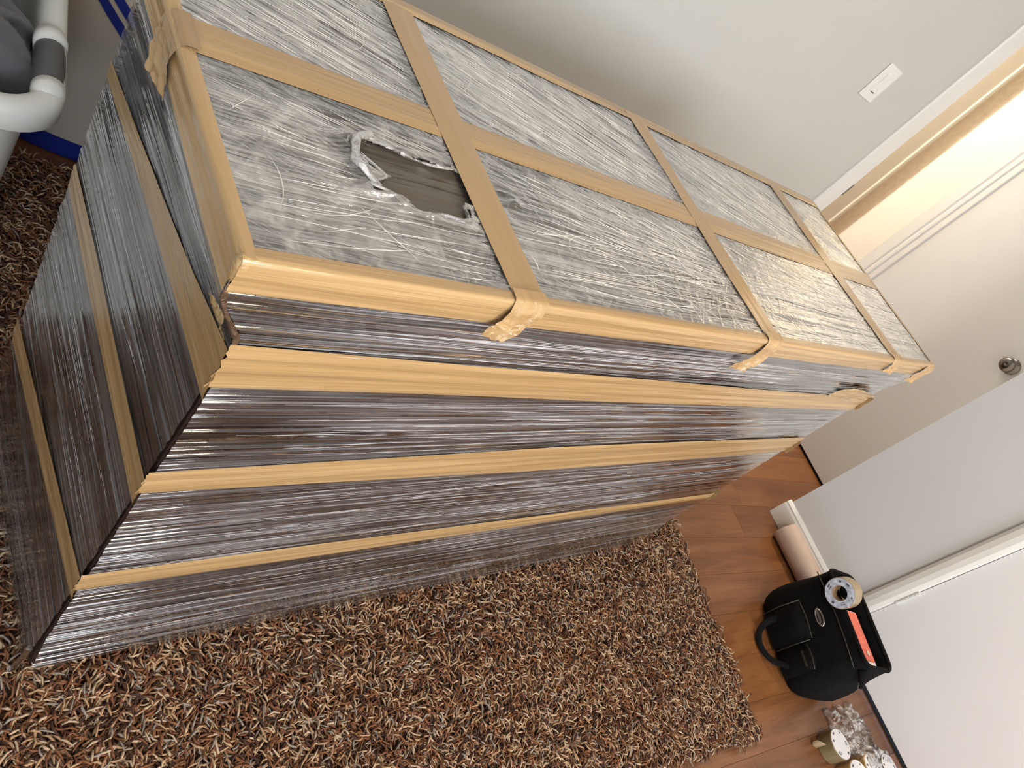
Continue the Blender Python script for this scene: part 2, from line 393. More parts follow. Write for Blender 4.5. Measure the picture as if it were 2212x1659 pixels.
bm = box(-1.75, -1.55, -3.1, -3.0, 0, 2.44); box(-0.35, 0.45, -3.1, -3.0, 0, 2.44, bm=bm); box(-1.55, -0.35, -3.1, -3.0, 0, 1.0, bm=bm); box(-1.55, -0.35, -3.1, -3.0, 2.25, 2.44, bm=bm); box(1.85, UR+0.1, -3.1, -3.0, 0, 2.44, bm=bm)
box(0.45, 1.85, -3.1, -3.0, 0, 1.0, bm=bm); box(0.45, 1.85, -3.1, -3.0, 2.25, 2.44, bm=bm)
S('wall_front', bm, M['wall'])
S('ceiling', box(-1.75, 6.0, -3.1, 2.5, 2.44, 2.52), M['ceiling'])
# window behind the photographer
w1 = tag(bpy.data.objects.new('window_1', None), kind='structure'); COL.objects.link(w1)
bm = box(0.45, 1.85, -3.07, -3.03, 1.0, 1.05); box(0.45, 1.85, -3.07, -3.03, 2.2, 2.25, bm=bm)
for x in (0.45, 1.80): box(x, x+0.05, -3.07, -3.03, 1.0, 2.25, bm=bm)
S('window_frame', bm, M['trim'], w1)
w2 = tag(bpy.data.objects.new('window_2', None), kind='structure'); COL.objects.link(w2)
bm = box(-1.55, -0.35, -3.07, -3.03, 1.0, 1.05); box(-1.55, -0.35, -3.07, -3.03, 2.2, 2.25, bm=bm)
for x in (-1.55, -0.40): box(x, x+0.05, -3.07, -3.03, 1.0, 2.25, bm=bm)
S('window_frame', bm, M['trim'], w2)
# hallway beyond the doorway
bm = box(2.3, 4.10, 2.30, 2.40, 0, 2.44); box(4.62, 6.0, 2.30, 2.40, 0, 2.44, bm=bm); box(4.10, 4.62, 2.30, 2.40, 2.06, 2.44, bm=bm)
box(2.2, 2.3, BV+0.12, 2.4, 0, 2.44, bm=bm); box(5.9, 6.0, BV+0.12, 2.4, 0, 2.44, bm=bm)
box(3.25, 6.0, BV+0.12, BV+0.2, 0, 2.44, bm=bm)
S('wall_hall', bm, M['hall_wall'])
M['hall_door'] = simple('shade_tinted_door_paint', (0.90, 0.80, 0.68), 0.5)  # tan of the shaded recess put into the door's colour
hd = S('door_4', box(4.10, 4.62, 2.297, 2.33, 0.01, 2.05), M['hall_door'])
bm = box(4.06, 4.335, 2.282, 2.36, 0, 2.06, 0.006); box(4.335, 4.375, 2.272, 2.36, 0, 2.06, 0.008, bm=bm)
box(4.59, 4.64, 2.272, 2.36, 0, 2.06, 0.01, bm=bm)
S('trim_hall', bm, M['trim'])
# near-side casing of the doorway and the latch-side jamb
prof = [(2.382, BV), (2.382, BV-0.010), (2.388, BV-0.016), (2.400, BV-0.016), (2.404, BV-0.013), (2.440, BV-0.018), (2.462, BV-0.018), (2.470, BV-0.013), (2.472, BV-0.004), (2.472, BV)]
S('trim_1', prism(prof, lambda a, b, t: (a, b, t), 0, 2.06), M['trim'])
bm = box(O0-0.006, O0+0.010, BV-0.004, BV+0.135, 0, 2.05, 0.002)
S('trim_2', bm, M['trim'])
sp_ = S('strike_plate', box(O0-0.009, O0+0.013, BV-0.007, BV+0.02, 0.838, 0.893, 0.001), M['nickel'], bpy.data.objects['trim_2'])
# hinge-side jamb (deep, lit by the hall) with its two grooves
bm = box(UD, UD+0.022, BV-0.012, BV+0.15, 0, 2.05, 0.001)
S('trim_3', bm, M['trim'])
prof = [(UD+0.02, 1.128), (UD+0.001, 1.128), (UD-0.004, 1.134), (UD-0.004, 1.152), (UD-0.0008, 1.156), (UD-0.0008, 1.160), (UD-0.005, 1.164),
        (UD-0.005, 1.176), (UD-0.0008, 1.181), (UD-0.0008, 1.186), (UD-0.004, 1.191), (UD-0.004, 1.236), (UD+0.02, 1.236)]
S('trim_4', prism(prof, lambda a, b, t: (a, b, t), 0.0, 2.05), M['door_daylit'])
# grey door with a knob, standing open in the alcove
d1 = S('door_1', box(UD, UD+0.035, 0.44, 1.127, 0.012, 2.04, 0.0015), M['door_daylit'])
kn = lathe([(0.001, 0.0), (0.031, 0.0), (0.031, -0.006), (0.024, -0.011), (0.013, -0.013), (0.011, -0.028), (0.018, -0.034), (0.026, -0.042), (0.0285, -0.052), (0.026, -0.062), (0.018, -0.068), (0.006, -0.0705), (0.0015, -0.069), (0.0005, -0.066)], 40, 'X')
bmesh.ops.translate(kn, verts=kn.verts, vec=(UD, 0.506, 0.872))
S('door_knob', kn, M['nickel'], d1, True)
# closet door in the near wall, its casing and hinge
S('trim_5', prism([(UR, -0.068), (UR-0.012, -0.068), (UR-0.019, -0.078), (UR-0.022, -0.095), (UR-0.020, -0.112), (UR-0.012, -0.124), (UR-0.006, -0.128), (UR, -0.128)],
                  lambda a, b, t: (a, b, t), 0.0, 2.10), M['trim'], smooth=False)
d2 = S('door_2', box(UR, UR+0.035, -0.94, -0.1295, 0.02, 2.04, 0.0015), M['door'])
bm = bmesh.new()
for k in range(5):
    z0 = 0.256+k*0.0176
    c_ = lathe([(0.0005, z0), (0.0062, z0), (0.0068, z0+0.001), (0.0068, z0+0.0155), (0.0062, z0+0.0165), (0.0005, z0+0.0165)], 14)
    bmesh.ops.translate(c_, verts=c_.verts, vec=(UR-0.007, -0.1305, 0)); me = bpy.data.meshes.new('t'); c_.to_mesh(me); c_.free(); bm.from_mesh(me)
S('hinge', bm, M['hinge'], d2, False)
S('door_gap_shade_1', box(UR+0.012, UR+0.10, -0.95, -0.13, 0.0, 0.004), M['black_gap'])  # black strip standing in for the shade under the closet door
S('door_gap_shade_2', box(UD+0.004, UD+0.045, 0.42, BV, 0.0, 0.004), M['black_gap'])  # same under the alcove door: gap shade as a black strip
# baseboards
def baseboard(name, u0, v0, u1, v1, n):
    prof = [(0, 0), (0.014, 0), (0.014, 0.070), (0.011, 0.078), (0.012, 0.084), (0.006, 0.092), (0, 0.095)]
    S(name, prism(prof, lambda a, b, t: (u0+(u1-u0)*t+n[0]*a, v0+(v1-v0)*t+n[1]*a, b), 0, 1), M['trim'])
baseboard('baseboard_right', UR, 0.335, UR, -0.068, (-1, 0))
baseboard('baseboard_back', -1.65, BV, 2.382, BV, (0, -1))
# light switch on the back wall
sw = empty('light_switch', W(2.110, BV, 1.187), 'white rocker light switch plate on the bare back wall above the wrapped dresser', 'light switch', -YAW)
def loc(bm, name, m, parent, smooth=False): return obj(name, bm, m, parent, smooth)
loc(box(-0.0405, 0.0405, -0.006, 0, -0.0615, 0.0615, 0.0035, 3), 'wall_plate', M['switch'], sw, False)
loc(box(-0.018, 0.018, -0.0075, -0.004, -0.035, 0.035, 0.0008), 'switch_frame', M['trim'], sw)
bm = box(-0.0155, 0.0155, -0.012, -0.005, -0.031, 0.031, 0.001)
for vv in bm.verts:
    if vv.co.y < -0.008 and vv.co.z < 0: vv.co.y += 0.0035
loc(bm, 'rocker', M['switch'], sw)
loc(box(-0.010, 0.010, -0.0085, -0.006, -0.0345, -0.0315), 'slider_slot', M['ink'], sw)
for s in (-1, 1):
    bm = lathe([(0.0003, -0.0073), (0.0028, -0.0073), (0.0032, -0.006), (0.0032, -0.005)], 14, 'Y'); bmesh.ops.translate(bm, verts=bm.verts, vec=(0, 0, s*0.049))
    loc(bm, 'screw', M['switch'], sw)
# lamps that give the warm light
lm_ = NT('lit_lamp_glass'); em = lm_.n('ShaderNodeEmission'); em.inputs[0].default_value = (1.0, 0.82, 0.58, 1); em.inputs[1].default_value = 5.0
M['lamp'] = lm_.end(em.outputs[0])
for (u, v, lab) in ((0.9, -1.0, 'round flush ceiling lamp of the room, behind the camera'), (2.80, 2.00, 'round flush ceiling lamp of the hallway')):
    c = empty('ceiling_lamp', W(u, v, 2.44), lab, 'ceiling lamp')
    loc(lathe([(0.0005, 0), (0.16, 0), (0.165, -0.015), (0.16, -0.03), (0.15, -0.03)], 40), 'lamp_base', M['nickel'], c, True)
    loc(lathe([(0.15, -0.025), (0.14, -0.05), (0.10, -0.07), (0.05, -0.08), (0.0005, -0.083)], 40), 'lamp_shade', M['lamp'], c, True)

# ------------------------------------------------------------------ the wrapped dresser
H, L, D = 0.95, 1.568, 0.495
OL, OF, OR = 0.043, 0.014, 0.029
DR = empty('wrapped_dresser', (0, 0, 0), 'long espresso dresser wrapped in clear stretch film and tan packing tape, on the shag rug', 'dresser')
bx0, bx1, by0, by1 = OL, L-OR, OF, D-0.012
def part(name, bm, m, parent=None, smooth=False, label=None):
    o = obj(name, bm, m, parent or DR, smooth)
    if label: o['label'] = label
    return o
bm = box(bx0+0.002, bx0+0.02, by0+0.04, by1-0.03, 0.12, H-0.03)
part('side_panel', bm, M['espresso']); part('side_panel', box(bx1-0.02, bx1-0.002, by0+0.04, by1-0.03, 0.12, H-0.03), M['espresso'])
part('back_panel', box(bx0+0.02, bx1-0.02, by1-0.012, by1-0.004, 0.12, H-0.03), M['espresso'])
part('bottom_panel', box(bx0+0.02, bx1-0.02, by0+0.02, by1-0.012, 0.14, 0.155), M['espresso'])
for x in (bx0, bx1-0.037):
    for y in (by0, by1-0.04):
        part('leg', box(x, x+0.037, y, y+0.04, 0.012, H-0.03, 0.0015, 1), M['espresso'])
# front rails and stiles
rails = [(0.130, 0.158), (0.420, 0.440), (0.700, 0.718), (0.900, 0.920)]
for a, b in rails: part('front_rail', box(bx0+0.037, bx1-0.037, by0+0.003, by0+0.025, a, b, 0.001, 1), M['espresso'])
xm = (bx0+bx1)/2
part('centre_stile', box(xm-0.012, xm+0.012, by0+0.003, by0+0.025, 0.158, 0.900), M['espresso'])
def knob_bm(x, z):
    k = lathe([(0.0004, 0), (0.008, 0), (0.007, -0.008), (0.013, -0.014), (0.015, -0.019), (0.012, -0.024), (0.0004, -0.026)], 18, 'Y')
    bmesh.ops.translate(k, verts=k.verts, vec=(x, by0+0.012, z)); return k
def drawer(x0, x1, z0, z1, kn):
    bm = box(x0, x1, by0+0.002, by0+0.022, z0, z1, 0.001, 1)
    part('drawer', bm, M['espresso'])
g = 0.0025
for (x0, x1) in ((bx0+0.037, xm-0.012), (xm+0.012, bx1-0.037)):
    for a, b in ((0.158, 0.420), (0.440, 0.700)): drawer(x0+g, x1-g, a+g, b-g, 2)
    m_ = (x0+x1)/2
    drawer(x0+g, m_-0.008, 0.718+g, 0.900-g, 1); drawer(m_+0.008, x1-g, 0.718+g, 0.900-g, 1)
    part('small_stile', box(m_-0.008+g, m_+0.008-g, by0+0.003, by0+0.025, 0.718, 0.900), M['espresso'])
part('top_board', box(0.002, L-0.002, 0.002, D-0.002, H-0.030, H-0.002, 0.0025, 2), M['espresso'])
# cover sheet laid on the top, gathered into folds
nx, ny = 260, 120
X, Y = np.meshgrid(np.linspace(0.004, L-0.004, nx), np.linspace(0.004, D-0.004, ny), indexing='ij')
Yp = Y+0.02*vn(X*5, Y*5, 4)
Z = H-0.0008+0.0014*(vn(X*6+Y*8, (Yp-0.12*X)*60, 6)+0.5)
c_ = link('cover_sheet', grid_mesh('cover_sheet', np.stack([X, Y, Z], -1)), M['cover'], DR); c_['label'] = 'taupe plastic sheet under the film, bare in the torn hole on top'

# stretch film: top, with an irregular torn hole
FT = H+0.0026
nx, ny = 520, 300
X, Y = np.meshgrid(np.linspace(-0.002, L+0.002, nx), np.linspace(-0.002, D+0.002, ny), indexing='ij')
w_up = 1/(1+np.exp(-(Y-0.21)/0.035))
Bs = Y-0.02*vn(X*4, Y*4, 2)
h = 0.0022*((1-w_up)*fbm(X*3, Bs*70, 1, 3)+w_up*fbm(X*3, (Bs+0.40*X)*62, 9, 3))
crump = np.exp(-(((X-0.14)/0.13)**2+((Y-0.14)/0.10)**2))+0.8*np.exp(-(((X-1.32)/0.20)**2+((Y-0.36)/0.11)**2))
h = h+crump*0.0030*(fbm(X*26, Y*36, 21, 4))+0.0012*crump*ridge(X*18, Y*24, 15, 2)
rim = np.minimum(np.minimum(X, L-X), np.minimum(Y, D-Y)); rf = np.clip((rim-0.010)/0.03, 0, 1); h = h*rf+0.0008*(1-rf)
hx, hy = (X-0.222)/0.082, (Y-0.135-0.02*(X-0.22)/0.08*0.3)/0.037
ang = np.arctan2(hy, hx); rr = np.sqrt(hx**2+hy**2); edge = 1+0.22*np.sin(3*ang+1)+0.13*np.sin(5*ang+2)+0.10*np.sin(9*ang)
hole = (rr < edge*0.98) & (X < 0.292)
ring = np.exp(-((rr-edge-0.12)/0.16)**2)
flat = np.ones_like(h)
for d_ in (np.abs(Y-0.243), np.abs(X-0.296), np.abs(X-0.813), np.abs(X-1.336)): flat = flat*np.clip((d_-0.022)/0.02, 0, 1)
h = h*flat+0.0007*(1-flat)
h = h+ring*flat*(0.003+0.005*(fbm(X*60, Y*70, 31, 3)+0.3))
Z = FT+h+0.0012
mask = ~(hole[:-1, :-1] | hole[1:, :-1] | hole[1:, 1:] | hole[:-1, 1:])
o = link('top_film', grid_mesh('top_film', np.stack([X, Y, Z], -1), mask), M['film_top'], DR); o['label'] = 'clear film pulled over the top, crinkled and torn open in one spot'
# front film: over the lip of the top, back to the body, down to the rug
def inset(z, over):   # how far the film lies behind the lip at height z
    t_ = np.clip((H-0.030-z)/0.085, 0, 1); t_ = t_*t_*(3-2*t_)
    return over*t_
nx, nz = 300, 560
zz = np.linspace(H-0.002, 0.030, nz)
X, Zg = np.meshgrid(np.linspace(0, 1, nx), zz, indexing='ij')
insL = inset(Zg, OL-0.002); insR = inset(Zg, OR-0.002)
XX = insL+(L-insL-insR)*X
Bs = Zg+0.006*vn(XX*2.0, Zg*3, 2)
h = 0.0034*fbm(XX*0.9, Bs*48, 3, 3)+0.0008*fbm(XX*2, Bs*150, 7, 2)
flat = np.ones_like(h)
for zt, wt in ((0.796, 0.030), (0.599, 0.038), (0.335, 0.024)): flat = flat*np.clip((np.abs(Zg-zt)-wt)/0.025, 0, 1)
h = h*flat*np.clip((H-0.040-Zg)/0.03, 0, 1)
low = np.clip((0.16-Zg)/0.13, 0, 1)
YY = inset(Zg, OF-0.003)-0.003-np.abs(h)*1.2-low*0.006
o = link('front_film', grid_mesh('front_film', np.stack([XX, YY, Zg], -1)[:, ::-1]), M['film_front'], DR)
# side films (left one faces the camera)
ny_ = 220
for side in (0, 1):
    Yg, Zg = np.meshgrid(np.linspace(0, 1, ny_), zz, indexing='ij')
    insF = inset(Zg, OF-0.003); YY = insF+(D-insF)*Yg
    Bs = Zg+0.05*YY+0.006*vn(YY*3, Zg*3, 12)
    h = 0.0034*fbm(YY*1.2, Bs*45, 13+side, 3)+0.0008*fbm(YY*3, Bs*150, 17, 2)
    for z0_, z1_, wt in ((0.798, 0.728, 0.026), (0.582, 0.552, 0.022), (0.33, 0.205, 0.022)): h = h*np.clip((np.abs(Zg-(z0_+(z1_-z0_)*Yg))-wt)/0.025, 0, 1)
    h = h*np.clip((H-0.040-Zg)/0.03, 0, 1)
    low = np.clip((0.22-Zg)/0.19, 0, 1)
    if side == 0: XX = inset(Zg, OL-0.003)-0.003-np.abs(h)*1.2-low*0.016*np.clip(Yg*1.6, 0.25, 1)
    else: XX = L-inset(Zg, OR-0.003)+0.003+np.abs(h)*1.2+low*0.008
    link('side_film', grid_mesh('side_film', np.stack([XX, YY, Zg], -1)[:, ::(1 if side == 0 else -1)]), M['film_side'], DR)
zc = np.linspace(H-0.004, 0.842, 60); tt = np.linspace(0, 1, 14); Zc, Tc = np.meshgrid(zc, tt, indexing='ij')
ax_, ay_ = inset(Zc, OL-0.002), inset(Zc, OF-0.003)-0.004; cx_, cy_ = inset(Zc, OL-0.003)-0.004, inset(Zc, OF-0.003)
bx_, by_ = cx_-0.002, ay_-0.002
PX = (1-Tc)**2*ax_+2*Tc*(1-Tc)*bx_+Tc**2*cx_; PY = (1-Tc)**2*ay_+2*Tc*(1-Tc)*by_+Tc**2*cy_
wv = 0.0016*fbm(Zc*90, Tc*2, 33, 3); link('corner_film', grid_mesh('corner_film', np.stack([PX+wv, PY+wv, Zc], -1)), M['clear'], DR)
nx = 120
X, Zg = np.meshgrid(np.linspace(0, 1, nx), zz[::4], indexing='ij'); insL = inset(Zg, OL-0.002); insR = inset(Zg, OR-0.002)
XX = insL+(L-insL-insR)*X; YY = D+0.002+0.003*np.abs(fbm(XX*2, Zg*50, 23, 3))
link('back_film', grid_mesh('back_film', np.stack([XX, YY, Zg], -1)), M['film_front'], DR)

# ---- packing tape
def tape_face(name, P, Q, width, normal, wrinkle=0.0008, mat='tape_x', n=160, m=14, dogear=0.0, label=None, widths=None, lift=0.0):
    """strip from P to Q (centre line), on the face with the given normal"""
    P, Q, N = Vector(P), Vector(Q), Vector(normal); T = (Q-P); Ln = T.length; T.normalize(); B = N.cross(T)
    s = np.linspace(0, 1, n); t_ = np.linspace(-0.5, 0.5, m); S_, T_ = np.meshgrid(s, t_, indexing='ij')
    wd = np.full_like(S_, width)
    if widths is not None: wd = np.interp(S_, np.linspace(0, 1, len(widths)), widths)
    wob = 0.0006*fbm(S_*Ln*14, S_*0, int(abs(P.x*31+P.z*17)) % 50, 2)
    seed = int((P.x*13+P.y*7+P.z*5)*10) % 60
    off = wrinkle*np.clip(fbm(S_*Ln*3.0+T_*0, T_*wd*150, seed, 3)+0.35, 0, 2)*1.5*np.clip((0.5-np.abs(T_))*6, 0, 1)+lift
    # torn short ends
    en = 0.0035*fbm(T_*16, T_*0, seed+3, 2)
    along = S_*Ln+np.where(S_ < 0.5, en*(1-2*S_), en*(2*S_-1))
    pos = np.array(P)[None, None]+along[..., None]*np.array(T)+(T_*wd+wob)[..., None]*np.array(B)+off[..., None]*np.array(N)
    o = link('packing_tape', grid_mesh('packing_tape', pos), M[mat], DR)
    if label: o['label'] = label
    return o
TZ = FT+0.0020
tape_face('a', (0.0, 0.250, TZ+0.0003), (L+0.001, 0.236, TZ+0.0003), 0.048, (0, 0, 1), 0.0007, 'tape_x', n=300, widths=[0.050, 0.047, 0.048, 0.052, 0.05, 0.048], label='long strip down the middle of the top')
tape_face('b', (0.306, D, TZ+0.0010), (0.288, 0.0, TZ+0.0012), 0.047, (0, 0, 1), 0.0005, 'tape_flat', widths=[0.046, 0.046, 0.047, 0.045], label='cross strip nearest the torn hole')
tape_face('c', (0.820, D, TZ+0.0010), (0.806, 0.0, TZ+0.0012), 0.045, (0, 0, 1), 0.0006, 'tape_flat', widths=[0.050, 0.036, 0.05, 0.046], label='middle cross strip')
tape_face('d', (1.338, D, TZ+0.0010), (1.335, 0.0, TZ+0.0012), 0.050, (0, 0, 1), 0.0006, 'tape_flat', label='far cross strip')
# edge tapes: folded over the lip. profile points are (across on top, then down the side)
def edge_tape(P, Q, inward, down_len, top_len, wr=0.0012, mat='tape_x', n=240, tuck=0.0, var=0.1):
    P, Q, I = np.array(P, float), np.array(Q, float), np.array(inward, float)
    Ln = np.linalg.norm(Q-P); T = (Q-P)/Ln; m = 20
    S_, K = np.meshgrid(np.linspace(0, 1, n), np.linspace(0, 1, m), indexing='ij')
    seed = int(abs(P[0]*31+P[1]*17+Q[0]*7))+2
    tl = top_len*(1+var*2*fbm(S_*Ln*5, S_*0, seed, 3)); dl = down_len*(1+var*2*fbm(S_*Ln*4, S_*0+3, seed+1, 3))
    tot = tl+dl; d = K*tot; r = 0.004
    dd = d-tl
    # profile with a rounded fold
    th = np.clip(dd/(r*1.57)+0.5, 0, 1)*math.pi/2
    up_in = np.where(dd < -r*0.785, -dd-r*0.785, 0)
    dn = np.where(dd > r*0.785, dd-r*0.785, 0)
    tk = np.clip((dn-0.024)/0.05, 0, 1)**1.2*tuck
    hgt = wr*np.clip(fbm(S_*Ln*2.4, (K*tot)*170, seed+4, 3)+0.30, 0, 2)*1.5
    hgt = (hgt+wr*0.9*np.clip(ridge(S_*Ln*5, K*tot*90+S_*Ln*4, seed+8, 2), 0, 2)*0.35)*np.clip(K*9, 0, 1)
    i_ = r*(1-np.sin(th))+up_in+tk-hgt*np.sin(th); z_ = -(r*(1-np.cos(th))+dn)+hgt*np.cos(th)
    out = 0.0050
    pos = P[None, None]+(S_*Ln)[..., None]*T+(i_-out)[..., None]*I
    pos[..., 2] += z_
    return link('packing_tape', grid_mesh('packing_tape', pos[:, ::-1]), M[mat], DR)
EZ = TZ+0.0006
edge_tape((-0.004, 0, EZ), (L+0.004, 0, EZ), (0, 1, 0), 0.034, 0.013, 0.0014, 'tape_x', 400, tuck=0.004, var=0.05)['label'] = 'strip folded over the front edge of the top'
edge_tape((0, D+0.003, EZ), (0, -0.003, EZ), (1, 0, 0), 0.036, 0.011, 0.0015, 'tape_y', 200, tuck=0.012, var=0.05)['label'] = 'strip folded over the left edge of the top'
edge_tape((L+0.003, D, EZ), (0, D, EZ), (0, -1, 0), 0.020, 0.030, 0.0008, 'tape_x', 300)
edge_tape((L, 0, EZ), (L, D, EZ), (-1, 0, 0), 0.036, 0.011, 0.0010, 'tape_y', 120)
tb_ = tube([(0.0005, 0.0005, EZ+0.0005), (0.0, 0.0, EZ-0.004), (0.0, 0.0, EZ-0.020), (0.002, 0.002, EZ-0.034), (0.006, 0.006, EZ-0.044)], [0.004, 0.0068, 0.0068, 0.006, 0.004], 12)
obj('tape_fold', tb_, M['tape_x'], DR, True)
# front strips
yF = OF-0.0072
tape_face('f2', (bx0-0.009, yF, 0.810), (bx1+0.004, yF, 0.782), 0.062, (0, -1, 0), 0.0016, 'tape_x', n=300, m=18, widths=[0.064, 0.058, 0.060, 0.055, 0.054, 0.05], label='upper strip around the body')
tape_face('f3', (bx0-0.009, yF, 0.600), (bx1+0.004, yF, 0.598), 0.062, (0, -1, 0), 0.0016, 'tape_x', n=300, m=18, widths=[0.044, 0.060, 0.078, 0.078, 0.074, 0.068], label='middle strip around the body')
tape_face('f4', (bx0-0.010, yF, 0.343), (bx1+0.004, yF, 0.327), 0.048, (0, -1, 0), 0.0014, 'tape_x', n=300, m=18, widths=[0.048, 0.050, 0.046, 0.040, 0.034, 0.03], label='lower strip around the body')
xS = OL-0.0074
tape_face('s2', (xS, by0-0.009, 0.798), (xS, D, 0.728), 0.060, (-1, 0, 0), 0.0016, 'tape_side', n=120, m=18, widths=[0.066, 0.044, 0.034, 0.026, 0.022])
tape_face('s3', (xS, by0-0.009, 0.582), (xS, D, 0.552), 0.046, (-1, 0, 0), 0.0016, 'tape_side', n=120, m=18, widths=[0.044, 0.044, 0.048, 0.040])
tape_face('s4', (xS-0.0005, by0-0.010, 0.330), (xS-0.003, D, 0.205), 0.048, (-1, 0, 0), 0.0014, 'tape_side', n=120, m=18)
for zt in (0.79, 0.59, 0.33):
    tape_face('r', (L-OR+0.010, 0, zt), (L-OR+0.010, D, zt), 0.048, (1, 0, 0), 0.0014, 'tape_side', n=60, m=8)
# loose tails where cross strips come over the front edge
def tail(pts, wd, mat='tape_y', curl=0.01, label=None, parent=None, seed=1, across=(1, 0, 0)):
    pts = np.array(pts, float); n, m = 46, 16
    s = np.linspace(0, 1, n); c = np.stack([np.interp(s, np.linspace(0, 1, len(pts)), pts[:, k]) for k in range(3)], -1)
    for _ in range(6): c[1:-1] = (c[:-2]+2*c[1:-1]+c[2:])/4
    S_, T_ = np.meshgrid(s, np.linspace(-0.5, 0.5, m), indexing='ij')
    A = np.array(across, float); wds = np.interp(s, np.linspace(0, 1, len(wd)), wd)
    pos = c[:, None]+(T_*wds[:, None])[..., None]*A
    crk = 0.0024*fbm(S_*7+T_*5, T_*6-S_*3, seed, 4)*np.clip(S_*1.6, 0.1, 1)+0.0013*ridge(S_*4+T_*4, T_*4-S_*6, seed+2, 2)*np.clip(S_*1.5-0.2, 0, 1)
    nrm = np.array((0, -1, 0.25)) if abs(A[1]) < 0.5 else np.array((-1, 0, 0.25))
    pos = pos+crk[..., None]*nrm+(curl*np.clip(S_-0.55, 0, 1)*(T_+0.5)**2)[..., None]*nrm*2
    jag = 0.006*vn(T_*9, S_*0, seed+5)*np.clip((S_-0.7)/0.3, 0, 1); pos[..., 2] += jag
    o = link('tape_tail', grid_mesh('tape_tail', pos[:, ::(-1 if across[1] else 1)]), M[mat], DR)
    if label: o['label'] = label
tail([(0.288, 0.010, EZ+0.0035), (0.288, -0.004, EZ+0.0025), (0.285, -0.0115, EZ-0.010), (0.278, -0.012, EZ-0.026), (0.268, -0.014, 0.925), (0.262, -0.010, 0.908)], [0.046, 0.047, 0.046, 0.042, 0.034, 0.024], seed=3, label='crumpled tail of the cross strip by the torn hole')
tail([(0.806, 0.010, EZ+0.0035), (0.806, -0.004, EZ+0.0025), (0.802, -0.011, EZ-0.010), (0.798, -0.011, EZ-0.03), (0.786, -0.010, 0.907), (0.780, -0.007, 0.890)], [0.046, 0.046, 0.044, 0.042, 0.038, 0.026], seed=9)
tail([(1.335, 0.010, EZ+0.0035), (1.335, -0.004, EZ+0.0025), (1.333, -0.010, EZ-0.010), (1.325, -0.010, EZ-0.022), (1.318, -0.009, 0.925)], [0.050, 0.048, 0.044, 0.036, 0.03], seed=14)
tail([(1.545, 0.006, EZ+0.001), (1.545, -0.007, EZ-0.002), (1.535, -0.010, EZ-0.015), (1.520, -0.010, 0.922), (1.505, -0.007, 0.902)], [0.05, 0.052, 0.06, 0.05, 0.03], seed=19)
# tail of the long strip over the left edge, with torn end
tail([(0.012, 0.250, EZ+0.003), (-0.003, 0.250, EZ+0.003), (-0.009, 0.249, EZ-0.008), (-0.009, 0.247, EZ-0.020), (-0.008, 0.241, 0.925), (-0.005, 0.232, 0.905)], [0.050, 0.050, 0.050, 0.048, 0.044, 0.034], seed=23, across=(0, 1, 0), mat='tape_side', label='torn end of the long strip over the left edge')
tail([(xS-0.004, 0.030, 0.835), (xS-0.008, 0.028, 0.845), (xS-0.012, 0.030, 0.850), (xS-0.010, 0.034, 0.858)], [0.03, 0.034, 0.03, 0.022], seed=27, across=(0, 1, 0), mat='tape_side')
tail([(bx1-0.24, yF-0.002, 0.815), (bx1-0.22, yF-0.004, 0.825), (bx1-0.15, yF-0.004, 0.828), (bx1-0.02, yF-0.002, 0.815)], [0.01, 0.03, 0.04, 0.03], seed=31, across=(0, 0, 1), mat='tape_x')
# ropes of gathered film: corner web, rim of the hole, bottom corner tuft
def rope(pts, r0, seed, n=50, m=10, name='film_fold', mat='clear'):
    pts = np.array(pts, float); s = np.linspace(0, 1, n)
    c = np.stack([np.interp(s, np.linspace(0, 1, len(pts)), pts[:, k]) for k in range(3)], -1)
    for _ in range(4): c[1:-1] = (c[:-2]+2*c[1:-1]+c[2:])/4
    S_, A_ = np.meshgrid(s, np.linspace(0, 2*math.pi, m), indexing='ij')
    t_ = np.gradient(c, axis=0); t_ /= np.linalg.norm(t_, axis=1)[:, None]
    up = np.array((0.3, 0.5, 0.8)); s1 = np.cross(t_, up); s1 /= np.linalg.norm(s1, axis=1)[:, None]; s2 = np.cross(t_, s1)
    rad = r0*(1+1.1*vn(S_*9, np.cos(A_)*2+np.sin(A_)*2, seed))
    return link(name, grid_mesh(name, c[:, None]+(rad*np.cos(A_))[..., None]*s1[:, None]+(rad*np.sin(A_))[..., None]*s2[:, None]), M[mat], DR)
th = np.linspace(0.15, 2*math.pi-0.1, 40); e = (1+0.22*np.sin(3*th+1)+0.13*np.sin(5*th+2)+0.10*np.sin(9*th))
rp = np.stack([0.222+0.086*e*np.cos(th), 0.135+0.040*e*np.sin(th), FT+0.003+0.003*np.sin(7*th)], -1); rp = rp[(rp[:, 0] < 0.264)]
rope(rp, 0.0020, 4, n=160)
rope([(0.150, 0.110, FT+0.004), (0.130, 0.135, FT+0.008), (0.140, 0.165, FT+0.010), (0.165, 0.185, FT+0.004)], 0.0045, 6)
rope([(0.030, 0.012, 0.10), (0.026, 0.010, 0.06), (0.022, 0.008, 0.03), (0.016, 0.012, 0.03)], 0.004, 12)

